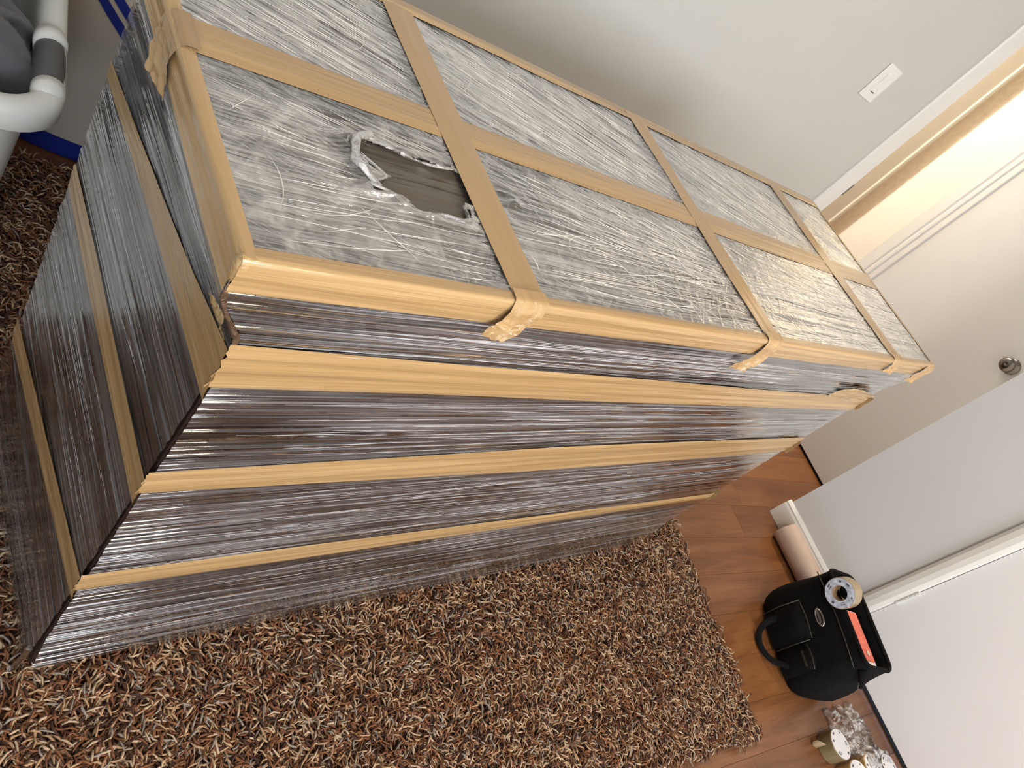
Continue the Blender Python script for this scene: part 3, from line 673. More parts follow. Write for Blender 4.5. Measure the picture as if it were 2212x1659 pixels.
# hair-thin stretched creases of the film, raised on its surface
def crease_mat(name, col, clear, rough):
    t = NT(name); v = t.coords()
    n = t.noise(v, 35, 2); f = t.math('ADD', t.math('MULTIPLY', t.n('ShaderNodeMapRange', i_0=n, i_1=0.35, i_2=0.65).outputs[0], 0.5), clear, True)
    b = t.bsdf(i_Roughness=rough); b.inputs['Base Color'].default_value = (*col, 1); b.inputs['Specular IOR Level'].default_value = 0.9
    tr = t.n('ShaderNodeBsdfTransparent'); m = t.n('ShaderNodeMixShader', i_0=f)
    t.t.links.new(b.outputs[0], m.inputs[1]); t.t.links.new(tr.outputs[0], m.inputs[2]); return t.end(m.outputs[0])
M['crease'] = crease_mat('film_crease_white', (0.90, 0.87, 0.82), 0.05, 0.12)
M['crease_dim'] = crease_mat('film_crease_dim', (0.62, 0.62, 0.64), 0.15, 0.10)
def creases(name, lines, normal, mat, r0=0.00022, r1=0.0006, K=6):
    """lines: list of (start2d, angle, length, bend, bounds) mapped by place(a, b) -> xyz"""
    N = np.array(normal, float); V_, F_ = [], []; nv = 0
    for (place, a, b, ang, ln_, bend_, bd) in lines:
        pts_ = [(a, b)]; g_ = ang
        for k in range(K):
            a += math.cos(g_)*ln_/K; b += math.sin(g_)*ln_/K; g_ += bend_/K
            if not (bd[0] < a < bd[1] and bd[2] < b < bd[3]): break
            if name == 'top_creases' and ((a-0.222)/0.090)**2+((b-0.135)/0.046)**2 < 1: break
            pts_.append((a, b))
        if len(pts_) < 3: continue
        P_ = np.array([place(p[0], p[1]) for p in pts_]); T_ = np.gradient(P_, axis=0); T_ /= np.linalg.norm(T_, axis=1)[:, None]
        B_ = np.cross(N, T_); r = random.uniform(r0, r1)*np.sin(np.linspace(0.25, math.pi-0.15, len(P_)))
        P_ = P_+N*0.0003*np.random.default_rng(len(V_)).normal(size=len(P_))[:, None]
        ring = np.stack([P_-B_*r[:, None], P_+N*r[:, None]*0.9, P_+B_*r[:, None]], 1).reshape(-1, 3)
        for k in range(len(P_)-1):
            o_ = nv+k*3; F_ += [(o_, o_+3, o_+4, o_+1), (o_+1, o_+4, o_+5, o_+2)]
        V_.append(ring); nv += len(ring)
    me = bpy.data.meshes.new(name); me.from_pydata([tuple(p) for p in np.concatenate(V_)], [], F_); me.update(); me.shade_smooth()
    o = link(name, me, M[mat], DR); o['kind'] = 'stuff'; return o
rd_ = random.Random(5)
tp = lambda a, b: (a, b, FT+0.0022); LN = []
for (xa, xb) in ((0.014, 0.268), (0.322, 0.782), (0.842, 1.306), (1.366, 1.545)):
    for (ya, yb, up_) in ((0.016, 0.214, False), (0.272, 0.462, True)):
        for _ in range(int((xb-xa)*(yb-ya)*(2900 if up_ else 2100))):
            a, b = rd_.uniform(xa, xb), rd_.uniform(ya, yb)
            if ((a-0.222)/0.095)**2+((b-0.135)/0.05)**2 < 1: continue
            k = rd_.random()
            if up_: g_ = math.atan(-0.38)+rd_.gauss(0, 0.07)
            else: g_ = rd_.gauss(-0.30*min(1, max(0, (b-0.09)/0.12)), 0.05)
            bend_ = rd_.gauss(0, 0.08); ln_ = rd_.uniform(0.05, 0.26)
            if k > 0.86: g_ = rd_.uniform(-1.2, 1.2); ln_ = rd_.uniform(0.03, 0.10); bend_ = rd_.gauss(0, 0.9)
            elif k > 0.80 and not up_: g_ = rd_.gauss(0.25, 0.12)
            LN.append((tp, a, b, g_, ln_, bend_, (xa, xb, ya, yb)))
creases('top_creases', LN, (0, 0, 1), 'crease')
LN = []; fy = lambda z: float(inset(np.array(z), OF-0.003))-0.0068
fp = lambda a, b: (a, fy(b), b)
for (za, zb, n_) in ((0.838, 0.905, 90), (0.642, 0.762, 60), (0.372, 0.556, 130), (0.06, 0.306, 80)):
    for _ in range(n_):
        a, b = bx0+0.01+abs(rd_.gauss(0, 0.65)), rd_.uniform(za, zb)
        if a > bx1-0.05: continue
        LN.append((fp, a, b, rd_.gauss(0.0, 0.012), rd_.uniform(0.06, 0.45), rd_.gauss(0, 0.015), (bx0, bx1-0.01, za, zb)))
creases('front_creases', LN, (0, -1, 0), 'crease_dim', 0.0002, 0.0007)
LN = []; sx_ = lambda z: float(inset(np.array(z), OL-0.003))-0.0066
spl = lambda a, b: (sx_(b), a, b)
for (za, zb, n_) in ((0.83, 0.90, 40), (0.625, 0.725, 30), (0.36, 0.53, 45)):
    for _ in range(n_):
        LN.append((spl, rd_.uniform(0.03, 0.4), rd_.uniform(za, zb), rd_.gauss(-0.08, 0.04), rd_.uniform(0.05, 0.25), 0.0, (0.02, D-0.01, za, zb)))
creases('side_creases', LN, (-1, 0, 0), 'crease_dim', 0.0002, 0.0006)

# ------------------------------------------------------------------ shag rug
RY = math.radians(9.0); ru = Vector((math.cos(RY), -math.sin(RY), 0)); rv = Vector((math.sin(RY), math.cos(RY), 0))
RU0, RU1, RV0, RV1 = -0.75, 1.79, -0.318, 1.13
RV0v = -0.318
rug = empty('shag_rug', (0, 0, 0), 'brown shag rug with tan tufts lying under the wrapped dresser', 'rug')
RM = Matrix(((ru.x, rv.x, 0, 0), (ru.y, rv.y, 0, 0), (0, 0, 1, 0), (0, 0, 0, 1)))
bm = box(RU0, RU1, RV0, RV1, 0.0005, 0.011, 0.003, 1); bmesh.ops.transform(bm, matrix=RM, verts=bm.verts)
M['rug_base'] = simple('rug_backing', (0.060, 0.022, 0.009), 0.95, var=0.5, scale=160, bump=0.6, bscale=400)
obj('rug_backing', bm, M['rug_base'], rug)
def yarn(name, col, var=0.2): return simple(name, col, 0.9, var=var, scale=45)
YM = [yarn('tan_yarn', (0.40, 0.245, 0.135)), yarn('sand_yarn', (0.50, 0.36, 0.235)), yarn('brown_yarn', (0.185, 0.072, 0.028), 0.3), yarn('dark_yarn', (0.055, 0.020, 0.010), 0.3), yarn('grey_yarn', (0.27, 0.22, 0.18))]
def strands(n, u0, u1, v0, v1):
    p = np.stack([RNG.uniform(u0, u1, n), RNG.uniform(v0, v1, n)], -1)
    wx = p[:, 0]*ru.x+p[:, 1]*rv.x; wy = p[:, 0]*ru.y+p[:, 1]*rv.y
    under = (wx > 0.10) & (wx < L-0.10) & (wy > 0.085) & (wy < D-0.07)
    leg = np.zeros(n, bool)
    for lx in (bx0, bx1-0.037):
        for ly in (by0, by1-0.04): leg |= (wx > lx-0.008) & (wx < lx+0.045) & (wy > ly-0.008) & (wy < ly+0.048)
    return np.stack([wx, wy], -1)[~(under | leg)]
pts = np.concatenate([strands(60000, -0.62, RU1-0.006, RV0+0.006, 0.34), strands(19000, RU0+0.05, 0.16, 0.34, RV1-0.006), strands(5000, 0.16, RU1-0.01, 0.34, RV1-0.01)])
n = len(pts)
clump = fbm(pts[:, 0]*9, pts[:, 1]*9, 40, 2)*4.5+fbm(pts[:, 0]*28, pts[:, 1]*28, 44, 2)*2.5
ang = RNG.uniform(0, 2*math.pi, n)*0.55+clump+1.2
ln = RNG.uniform(0.020, 0.038, n); bend = RNG.normal(0, 0.6, n)
top = RNG.uniform(0.014, 0.027, n)
K = 4; S4 = np.array([0, 0.36, 0.72, 1.0])
C4 = np.zeros((n, K, 3)); a = ang.copy(); C4[:, 0, :2] = pts; C4[:, 0, 2] = 0.008
for k in range(1, K):
    st = ln*(S4[k]-S4[k-1]); C4[:, k, 0] = C4[:, k-1, 0]+st*np.cos(a); C4[:, k, 1] = C4[:, k-1, 1]+st*np.sin(a); a = a+bend*0.8
C4[:, 1, 2] = top*0.85; C4[:, 2, 2] = top; C4[:, 3, 2] = top*RNG.uniform(0.65, 1.0, n)
# keep the pile outside the film that skirts the dresser
for k in range(1, K):
    ins = (C4[:, k, 0] > OL-0.03) & (C4[:, k, 0] < L-OR+0.02) & (C4[:, k, 1] > -0.006) & (C4[:, k, 1] < D)
    C4[ins, k, 2] = np.minimum(C4[ins, k, 2], 0.026)
rd = np.stack([np.full(n, 0.0014), RNG.uniform(0.0013, 0.0023, n), RNG.uniform(0.0015, 0.0026, n), np.full(n, 0.0010)], 1)
tdir = np.gradient(C4, axis=1); tdir /= np.linalg.norm(tdir, axis=2, keepdims=True)
sd = np.stack([-tdir[..., 1], tdir[..., 0], np.zeros((n, K))], -1); sd /= np.maximum(np.linalg.norm(sd, axis=2, keepdims=True), 1e-6)
upv = np.cross(tdir, sd); upv = np.where(upv[..., 2:3] < 0, -upv, upv)
vs = np.stack([C4+sd*rd[..., None], C4+upv*rd[..., None]*0.9, C4-sd*rd[..., None]], 2)    # n,K,3,3
base = (np.arange(n)*K*3)[:, None, None]
kk = np.arange(K-1)[None, :, None]*3; jj = np.arange(3)[None, None, :]; j2 = (jj+1) % 3
q = np.stack([base+kk+jj, base+kk+j2, base+kk+3+j2, base+kk+3+jj], -1).reshape(-1, 4)
me = bpy.data.meshes.new('pile'); me.vertices.add(n*K*3); me.vertices.foreach_set('co', vs.reshape(-1).astype(np.float32))
me.loops.add(q.size); me.loops.foreach_set('vertex_index', q.reshape(-1).astype(np.int32))
me.polygons.add(len(q)); me.polygons.foreach_set('loop_start', (np.arange(len(q))*4).astype(np.int32)); me.polygons.foreach_set('loop_total', np.full(len(q), 4, np.int32))
mi = RNG.choice(5, n, p=[0.21, 0.15, 0.38, 0.18, 0.08]); mi = np.repeat(mi, (K-1)*3)
me.polygons.foreach_set('use_smooth', np.ones(len(q), bool))
me.update(calc_edges=True)
o = link('pile', me, YM, rug); me.polygons.foreach_set('material_index', mi.astype(np.int32)); me.update(); o['kind'] = 'stuff'

# ------------------------------------------------------------------ laundry basket with grey clothes (left)
def rrect(x0, x1, y0, y1, r, seg=8):
    out = []
    for cx, cy, a0 in ((x1-r, y1-r, 0), (x0+r, y1-r, 90), (x0+r, y0+r, 180), (x1-r, y0+r, 270)):
        for k in range(seg+1):
            a = math.radians(a0+90*k/seg); out.append((cx+r*math.cos(a), cy+r*math.sin(a)))
    return out
def loop_skin(loops, bm=None, closed=True, cap=False):
    bm = bm or bmesh.new(); rs = [[bm.verts.new(p) for p in lp] for lp in loops]; k = len(rs[0])
    for a, b in zip(rs[:-1], rs[1:]):
        for i in range(k if closed else k-1): bm.faces.new((a[i], a[(i+1) % k], b[(i+1) % k], b[i]))
    if cap: bm.faces.new(rs[-1])
    bmesh.ops.recalc_face_normals(bm, faces=bm.faces[:])
    return bm
BK = empty('laundry_basket', W(-0.296, 0.895, 0.0), 'white plastic laundry basket with a rolled rim and a dark grey grip', 'basket', -YAW)
# local frame: half sizes
hx_, hy_ = 0.265, 0.30; RZ = 0.55
def rl(dx, dy, r, z): return [(x, y, z) for x, y in rrect(-hx_+dx, hx_-dx, -hy_+dy, hy_-dy, r)]
loops = [rl(0.075, 0.075, 0.045, 0.004), rl(0.068, 0.068, 0.05, 0.02), rl(0.034, 0.034, 0.065, RZ-0.055), rl(0.030, 0.030, 0.068, RZ-0.045),
         rl(0.004, 0.004, 0.075, RZ-0.045), rl(0.0, 0.0, 0.078, RZ-0.040), rl(0.0, 0.0, 0.078, RZ-0.014), rl(0.004, 0.004, 0.076, RZ-0.004), rl(0.012, 0.012, 0.07, RZ),
         rl(0.026, 0.026, 0.062, RZ-0.001), rl(0.034, 0.034, 0.056, RZ-0.008), rl(0.038, 0.038, 0.052, RZ-0.022), rl(0.042, 0.042, 0.052, RZ-0.06), rl(0.076, 0.076, 0.040, 0.03)]
bm = loop_skin(loops, cap=True)
loc(bm, 'basket_body', M['plastic_white'], BK, True)
# dark grey grip sleeve on the rim, held in a raised white collar
hxl = hx_-0.020
gp = [(hxl-0.002, y, RZ-0.016+0.004*math.sin((y+0.215)/0.10*math.pi)) for y in np.linspace(-0.215, -0.115, 9)]
loc(tube(gp, 0.0205, 18), 'grip', M['grip'], BK, True)
bm = tube([(hxl-0.002, -0.119, RZ-0.014), (hxl-0.002, -0.105, RZ-0.013), (hxl-0.003, -0.085, RZ-0.016)], [0.0225, 0.0235, 0.021], 18)
loc(bm, 'handle_collar', M['plastic_white'], BK, True)
bm = tube([(hxl-0.003, -0.24, RZ-0.017), (hxl-0.002, -0.225, RZ-0.015), (hxl-0.002, -0.212, RZ-0.015)], [0.019, 0.0225, 0.022], 18)
loc(bm, 'handle_collar', M['plastic_white'], BK, True)
def cloth(name, cx, cy, cz, rx, ry, rz, m, seed, label, amp=0.03):
    """a heap of bunched fabric: domed sheet with folds, tucked under at the edge"""
    n_, k_ = 130, 80
    A_, R_ = np.meshgrid(np.linspace(0, 2*math.pi, n_), np.linspace(0.0, 1.0, k_), indexing='ij')
    fold = ridge(np.cos(A_)*1.6+R_*1.2+seed, np.sin(A_)*1.6+R_*0.9, seed, 3)
    px = np.cos(A_)*np.sin(R_*math.pi*0.62); py = np.sin(A_)*np.sin(R_*math.pi*0.62); pz = np.cos(R_*math.pi*0.62)
    f2 = fbm((px*3+pz*2), (py*3-pz), seed+4, 3); fo = ridge(px*2.2+py*1.4+pz*0.8, py*2.6-px*1.1+pz, seed+2, 3)
    k = 1+amp*6*(f2)+amp*3.2*(fo-0.9)
    k[-1] = k[0]
    pos = np.stack([cx+rx*px*k, cy+ry*py*k, cz+rz*pz*k], -1)
    e = empty(name, W(-0.296, 0.895, 0.0), label, 'clothes', -YAW)
    link('fabric', grid_mesh('fabric', pos), M[m], e); return e
cloth('grey_garment', 0.005, -0.110, RZ-0.055, 0.235, 0.165, 0.105, 'cloth', 3, 'dark grey cotton garment bunched in the front of the white laundry basket', 0.020)
cloth('pale_garment', 0.040, 0.095, RZ+0.045, 0.215, 0.150, 0.075, 'cloth_pale', 8, 'pale taupe grey garment heaped in the back of the white laundry basket', 0.030)

# ------------------------------------------------------------------ tall white sack with blue trim leaning on the back wall
SK = empty('fabric_sack', W(0.22, BV-0.005, 0.0), 'tall off white sack with navy bottom band and double navy stripe', 'laundry sack', -YAW)
def sack_pt(s, z, out=0.0):     # s in -1..1
    a = s*math.pi/2; t_ = z/0.78
    bul = 1+0.12*math.sin(math.pi*min(1, t_*1.1)); rx = 0.27*(1-0.05*t_); ry = 0.062*bul
    return np.array([(rx+out)*math.sin(a), -(ry+out)*math.cos(a)-0.012, z])
def sack_patch(z0f, z1f, s0, s1, out, n_=60, m_=30, wr=0.0025):
    P_ = np.zeros((n_, m_, 3))
    for i in range(n_):
        s = s0+(s1-s0)*i/(n_-1)
        for j in range(m_):
            z = z0f(s)+(z1f(s)-z0f(s))*j/(m_-1); w = wr*float(fbm(np.array(s*4), np.array(z*6), 5, 3)); P_[i, j] = sack_pt(s, z, out+w)
    return P_
link('sack_body', grid_mesh('sack_body', sack_patch(lambda s: 0.05, lambda s: 0.78, -1, 1, 0)), M['garment'], SK)
link('sack_top', grid_mesh('sack_top', np.stack([sack_patch(lambda s: 0.78, lambda s: 0.78, -1, 1, 0, 60, 2)[:, 0], sack_patch(lambda s: 0.78, lambda s: 0.78, -1, 1, 0, 60, 2)[:, 0]*np.array([0.95, 0.0, 1])+np.array([0, -0.006, 0])], 1)), M['garment'], SK)
link('bottom_band', grid_mesh('bottom_band', sack_patch(lambda s: 0.003, lambda s: 0.052, -1, 1, 0.002, m_=8)), M['blue'], SK)
for dz in (0.0, 0.040):
    f0 = lambda s, dz=dz: 0.250+dz-(s+0.30)*0.27*1.25+0.108
    n_ = 50; P_ = np.zeros((n_, 5, 3))
    for i in range(n_):
        s = -0.62+1.0*i/(n_-1)
        for j in range(5): P_[i, j] = sack_pt(s, f0(s)+0.026*j/4, 0.0035)
    link('stripe', grid_mesh('stripe', P_), M['blue'], SK)

# ------------------------------------------------------------------ film roll on the floor at the baseboard
TB = empty('film_roll', W(2.405, 0.09, 0.0), 'pale pinkish roll of wrap lying on the floor along the white baseboard', 'roll', -YAW)
b = lathe([(0.020, -0.135), (0.020, -0.142), (0.026, -0.145), (0.044, -0.145), (0.046, -0.143), (0.046, 0.143), (0.044, 0.145), (0.026, 0.145), (0.020, 0.142), (0.020, 0.135), (0.020, -0.135)], 40, 'Y')
bmesh.ops.translate(b, verts=b.verts, vec=(0, 0, 0.047)); loc(b, 'wound_film', M['tube'], TB, False)
b = lathe([(0.0165, -0.150), (0.0198, -0.150), (0.0198, 0.150), (0.0165, 0.150), (0.0165, -0.150)], 30, 'Y')
bmesh.ops.translate(b, verts=b.verts, vec=(0, 0, 0.047)); loc(b, 'core', M['core'], TB, False)

# ------------------------------------------------------------------ black tool bag
ba = math.atan2(-0.265, -0.067)    # bag length axis (towards -v)
BG = empty('tool_bag', W(2.150, -0.164, 0.0), 'open black canvas tool bag with an oval silver badge, on the wood floor', 'tool bag', ba-YAW)
# local x runs along the bag (towards the viewer's lower right), local y towards the room (front face, +y -> -u side)
sgn = 1
def bag_loop(lx, ly0, ly1, r, z, sag=0.0):
    o = []
    for x, y in rrect(-lx, lx, ly0, ly1, r, 6):
        o.append((x, y, z+sag*math.cos(x/lx*1.3)))
    return o
ln2 = 0.152
# outer wall then inner wall
FY = -0.094; BY = 0.095         # front face at local y=FY ; back at BY
loops = [bag_loop(ln2*0.96, FY*0.90, BY, 0.03, 0.003), bag_loop(ln2*1.07, FY*1.02, BY*1.05, 0.045, 0.02), bag_loop(ln2*1.13, FY*1.06, BY*1.08, 0.05, 0.07),
         bag_loop(ln2*1.10, FY*1.00, BY*1.02, 0.05, 0.13), bag_loop(ln2*1.04, FY*0.92, BY*0.85, 0.045, 0.19), bag_loop(ln2*1.0, FY*0.83, BY*0.72, 0.035, 0.235, 0.004),
         bag_loop(ln2*1.0, FY*0.82, BY*0.70, 0.034, 0.252, 0.006), bag_loop(ln2*0.985, FY*0.80, BY*0.68, 0.032, 0.256, 0.006), bag_loop(ln2*0.955, FY*0.70, BY*0.60, 0.028, 0.252, 0.006), bag_loop(ln2*0.95, FY*0.69, BY*0.58, 0.028, 0.22),
         bag_loop(ln2*0.95, FY*0.75, BY*0.7, 0.03, 0.08)]
bm = loop_skin(loops, cap=True)
for vv in bm.verts:
    w_ = float(fbm(np.array(vv.co.x*14+3), np.array(vv.co.z*14+vv.co.y*9), 3, 3)); vv.co += Vector((0, 0.010*w_, 0.003*w_))
bmesh.ops.subdivide_edges(bm, edges=bm.edges[:], cuts=1, use_grid_fill=True, smooth=0.6)
body = loc(bm, 'bag_body', M['bag'], BG, True)
# rim binding (the two stiff lips)
rim1 = [(x, y, 0.256+0.006*math.cos(x/ln2*1.3)) for x, y in rrect(-ln2*0.985, ln2*0.985, FY*0.79, BY*0.67, 0.03, 6)]
loc(tube(rim1+[rim1[0]], 0.0065, 8, cap=False), 'rim_binding', M['bag'], BG, True)
pp = [(-ln2*1.0, FY*0.86-0.003, 0.226), (-ln2*0.5, FY*0.88-0.004, 0.231), (0, FY*0.88-0.004, 0.234), (ln2*0.5, FY*0.88-0.004, 0.232), (ln2*0.95, FY*0.86-0.003, 0.226)]
loc(tube(pp, 0.0018, 6), 'piping', M['bag_trim'], BG, True)
# front pockets
def pocket(x0, x1, z0, z1, name, dep=0.018):
    bm = bmesh.new(); n_ = 14; vs_ = []
    for i in range(n_+1):
        col = []
        for j in range(11):
            s, t_ = i/n_, j/10; x = x0+(x1-x0)*s; z = z0+(z1+0.012*math.cos((s-0.5)*2.6)-0.012-z0)*t_
            base_y = FY*(1.06 if z < 0.13 else 0.97)-0.002; bulge = dep*(math.sin(math.pi*min(max(s, 0.03), 0.97))**0.4)*(0.75+0.25*math.sin(math.pi*t_))
            col.append(bm.verts.new((x, base_y-bulge*(1 if t_ < 0.96 else 0.92), z)))
        vs_.append(col)
    for i in range(n_):
        for j in range(10): bm.faces.new((vs_[i][j], vs_[i+1][j], vs_[i+1][j+1], vs_[i][j+1]))
    top_ = [vs_[i][10] for i in range(n_+1)]; back_ = [bm.verts.new((vv.co.x, FY*0.9, vv.co.z-0.003)) for vv in top_]
    for i in range(n_): bm.faces.new((top_[i], top_[i+1], back_[i+1], back_[i]))
    bmesh.ops.recalc_face_normals(bm, faces=bm.faces[:])
    edge_pts = [tuple(vv.co) for vv in top_]
    o = loc(bm, name, M['bag'], BG, True)
    loc(tube(edge_pts, 0.0017, 6), 'piping', M['bag_trim'], o, True)
    return o
pocket(-0.085, 0.030, 0.012, 0.150, 'front_pocket', 0.022)
pocket(0.040, 0.118, 0.012, 0.128, 'front_pocket', 0.016)
loc(tube([(-0.087, FY*1.06-0.02, 0.02), (-0.088, FY*1.06-0.022, 0.08), (-0.085, FY*1.0-0.018, 0.150)], 0.0017, 6), 'piping', M['bag_trim'], BG, True)
loc(tube([(0.034, FY*1.06-0.018, 0.02), (0.034, FY*1.06-0.018, 0.08), (0.036, FY*1.0-0.016, 0.14)], 0.0017, 6), 'piping', M['bag_trim'], BG, True)
loc(box(0.060, 0.105, FY-0.024, FY-0.019, 0.100, 0.106), 'tape_chain', M['bag_trim'], BG)
# carrying strap drooping on the floor in front
st = [(-0.06, FY-0.022, 0.060), (-0.055, FY-0.050, 0.030), (-0.02, FY-0.085, 0.012), (0.03, FY-0.088, 0.010), (0.07, FY-0.060, 0.016), (0.085, FY-0.022, 0.045)]
sa = np.array(st); ss = np.interp(np.linspace(0, 5, 40), range(6), sa[:, 0]), np.interp(np.linspace(0, 5, 40), range(6), sa[:, 1]), np.interp(np.linspace(0, 5, 40), range(6), sa[:, 2])
sa = np.stack(ss, -1)
for _ in range(25): sa[1:-1] = (sa[:-2]+2*sa[1:-1]+sa[2:])/4
loc(tube([tuple(p) for p in sa], 0.010, 8, flat=0.4), 'carry_strap', M['bag'], BG, True)
# badge: silver oval ring, dark field, row of small raised letters
bd = lathe([(0.0006, 0), (1.0, 0), (1.0, -0.9), (0.9, -1.1), (0.80, -1.1), (0.76, -0.7), (0.0006, -0.7)], 36, 'Y')
for vv in bd.verts: vv.co = Vector((vv.co.x*0.029, vv.co.y*0.0022, vv.co.z*0.0125))
bdm = Matrix.Translation((-0.018, FY*0.935-0.006, 0.185)) @ Matrix.Rotation(math.radians(-6), 4, 'X')
bmesh.ops.transform(bd, matrix=bdm, verts=bd.verts); bo = loc(bd, 'badge', M['silver'], BG, True)
bd = lathe([(0.0006, -1.0), (0.86, -1.0)], 30, 'Y')
for vv in bd.verts: vv.co = Vector((vv.co.x*0.0255, vv.co.y*0.0024, vv.co.z*0.0098))
bmesh.ops.transform(bd, matrix=bdm, verts=bd.verts); loc(bd, 'badge_field', M['badge_black'], bo)
bm = bmesh.new()
for k in range(9):
    x = -0.0165+k*0.0041; box(x-0.0013, x+0.0013, -0.0034, -0.0024, -0.0032, 0.0032 if k % 3 else 0.0022, bm=bm)
bmesh.ops.transform(bm, matrix=bdm, verts=bm.verts); loc(bm, 'badge_lettering', M['silver'], bo)['kind'] = 'stuff'
# zip end and its pull at the near right corner
bm = tube([(ln2*1.0, FY*0.6, 0.235), (ln2*1.12, FY*0.45, 0.215), (ln2*1.2, FY*0.2, 0.19)], [0.012, 0.010, 0.006], 8)
loc(bm, 'zip_end', M['bag'], BG, True)
loc(tube([(ln2*1.16, FY*0.5, 0.205), (ln2*1.24, FY*0.45, 0.192), (ln2*1.29, FY*0.5, 0.175)], 0.0022, 6), 'zip_pull', M['bag_trim'], BG, True)

# packing tape roll standing in the bag
def tape_roll(name, ro, ri, h, mat_side, mat_face, label, cat='tape roll', marks=True, group=None):
    e = empty(name, (0, 0, 0), label, cat, group=group)
    loc(lathe([(ri+0.0035, 0), (ro-0.001, 0), (ro, 0.001), (ro, h-0.001), (ro-0.001, h), (ri+0.0035, h)], 48), 'wound_tape', mat_side, e, False)
    loc(lathe([(ri, -0.0003), (ri+0.0035, -0.0003), (ri+0.0035, h+0.0003), (ri, h+0.0003), (ri, -0.0003)], 40), 'core', M['core'], e, False)
    if mat_face:
        d = loc(lathe([(ri+0.001 if marks != 'full' else 0.0005, h+0.0006), (ro-0.002, h+0.0006), (ro-0.002, h+0.0014), (ri+0.001 if marks != 'full' else 0.0005, h+0.0016)], 48), 'core_label', mat_face, e, False)
        bm = bmesh.new()
        for k, (a0, rr_, w_, h_) in enumerate([(0.3, 0.78, 0.010, 0.005), (1.0, 0.75, 0.006, 0.006), (2.1, 0.8, 0.012, 0.003), (2.2, 0.66, 0.014, 0.0015), (3.6, 0.76, 0.007, 0.007), (4.5, 0.74, 0.013, 0.002), (4.5, 0.62, 0.012, 0.0015), (5.5, 0.8, 0.006, 0.004)]):
            q = box(-w_/2, w_/2, -h_/2, h_/2, h+0.0014, h+0.0021)
            bmesh.ops.transform(q, matrix=Matrix.Rotation(a0, 4, 'Z') @ Matrix.Translation((0, ro*rr_, 0)), verts=q.verts)
            me_ = bpy.data.meshes.new('t'); q.to_mesh(me_); q.free(); bm.from_mesh(me_)
        loc(bm, 'label_print', M['ink'], d)['kind'] = 'stuff'
    return e
M['tape_roll'] = simple('wound_tan_tape', (0.36, 0.27, 0.16), 0.25, var=0.08, scale=50)
M['tape_roll_dark'] = simple('wound_dark_tan_tape', (0.20, 0.15, 0.075), 0.22, var=0.12, scale=50)
M['tape_roll_bright'] = simple('wound_bright_tan_tape', (0.52, 0.33, 0.14), 0.25, var=0.08, scale=50)
r1 = tape_roll('tape_roll', 0.046, 0.022, 0.052, M['tape_roll'], M['label_blue'], 'tan tape roll with pale blue core label, standing up in the black tool bag')
r1.location = W(2.108, -0.085, 0.280)
# its axis points from the room (label side) towards the wall
ax = (W(-1, -0.02, 0.05)).normalized(); r1.rotation_euler = ax.to_track_quat('Z', 'Y').to_euler()
# red-lidded organiser in the bag
RB = empty('organiser_box', W(2.124, -0.203, 0.218), 'flat white box with an orange red face, tucked inside the black tool bag', 'organiser box', ba-YAW)
bx_ = box(-0.075, 0.092, -0.026, 0.034, -0.13, 0.026, 0.004); loc(bx_, 'box_shell', M['plastic_white'], RB)
loc(box(-0.070, 0.080, -0.020, 0.027, 0.0255, 0.029, 0.0015), 'lid_face', M['red'], RB)
loc(box(0.0925, 0.0945, -0.006, 0.002, 0.006, 0.018), 'latch', M['ink'], RB)
b = lathe([(0.0005, 0.029), (0.007, 0.029), (0.008, 0.0305), (0.006, 0.032), (0.0005, 0.032)], 20); bmesh.ops.translate(b, verts=b.verts, vec=(0.056, 0.004, 0)); loc(b, 'lid_button', M['tube'], RB)

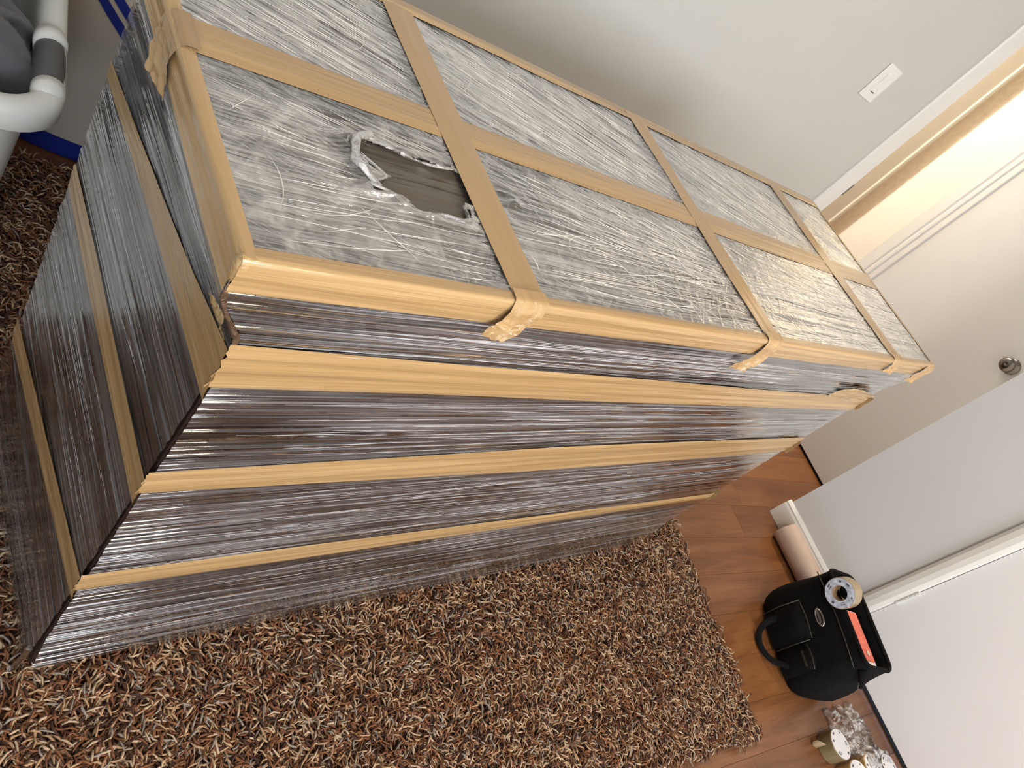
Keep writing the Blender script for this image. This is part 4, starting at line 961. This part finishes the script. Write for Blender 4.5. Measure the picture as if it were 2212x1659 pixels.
# ------------------------------------------------------------------ tape rolls on the floor, lower right
ra = tape_roll('tape_roll', 0.044, 0.037, 0.048, M['tape_roll_dark'], M['label_white'], 'dark tan tape roll with white label, left of the crumpled clear wrapper', marks='full')
ra.location = W(2.092, -0.456, 0.0005)
me_t = tube([(0, 0, 0), (0.01, 0, 0.004), (0.02, 0, 0.012)], [0.022, 0.02, 0.01], 8, flat=0.08)
bmesh.ops.transform(me_t, matrix=Matrix.Translation((-0.052, 0.018, 0.014)) @ Matrix.Rotation(2.7, 4, 'Z') @ Matrix.Rotation(1.57, 4, 'X'), verts=me_t.verts)
loc(me_t, 'loose_end', M['tape_roll'], ra, True)
rb = tape_roll('tape_roll', 0.050, 0.026, 0.048, M['tape_roll_bright'], M['label_white'], 'bright tan tape roll at the bottom edge of the photo, on the wood floor', marks='full')
rb.location = W(2.118, -0.553, 0.0005)
rc = tape_roll('tape_roll', 0.044, 0.037, 0.048, M['tape_roll_bright'], M['label_white'], 'tape roll with white label at the near end of the crumpled clear wrapper', marks='full')
rc.location = W(2.214, -0.545, 0.0005)
rdd = tape_roll('tape_roll', 0.040, 0.034, 0.048, M['tape_roll'], M['label_white'], 'tape roll with white label closest to the wall, inside the clear wrapper', marks='full')
rdd.location = W(2.306, -0.560, 0.0005)
# clear wrapper: crumpled sleeve, flat and empty towards the bag, over the rolls at the near end
WP = empty('clear_wrapper', W(2.25, -0.46, 0.0), 'crumpled clear plastic wrapper beside the dark tan tape roll on the wood floor', 'plastic wrapper', -YAW)
n_, m_ = 120, 120
A_, B_ = np.meshgrid(np.linspace(-1, 1, n_), np.linspace(-1, 1, m_), indexing='ij')
px = 0.085*A_*(1+0.10*np.sin(B_*5))+0.012*B_*-1; py = 0.105*B_*(1+0.12*np.sin(A_*7+1))-0.010
edge_ = np.clip(1-np.maximum(np.abs(A_), np.abs(B_))**4, 0, 1)
nearr = 1/(1+np.exp((py+0.045)/0.008))
pz = 0.004+edge_**0.5*(0.022+0.022*(fbm(A_*3, B_*3, 6, 4)+0.4)+0.006*ridge(A_*3+B_*2, B_*4-A_*2, 9, 3))+nearr*0.022*edge_**0.3
link('plastic_sheet', grid_mesh('plastic_sheet', np.stack([px, py, np.maximum(pz, 0.002)], -1)), M['clear'], WP)
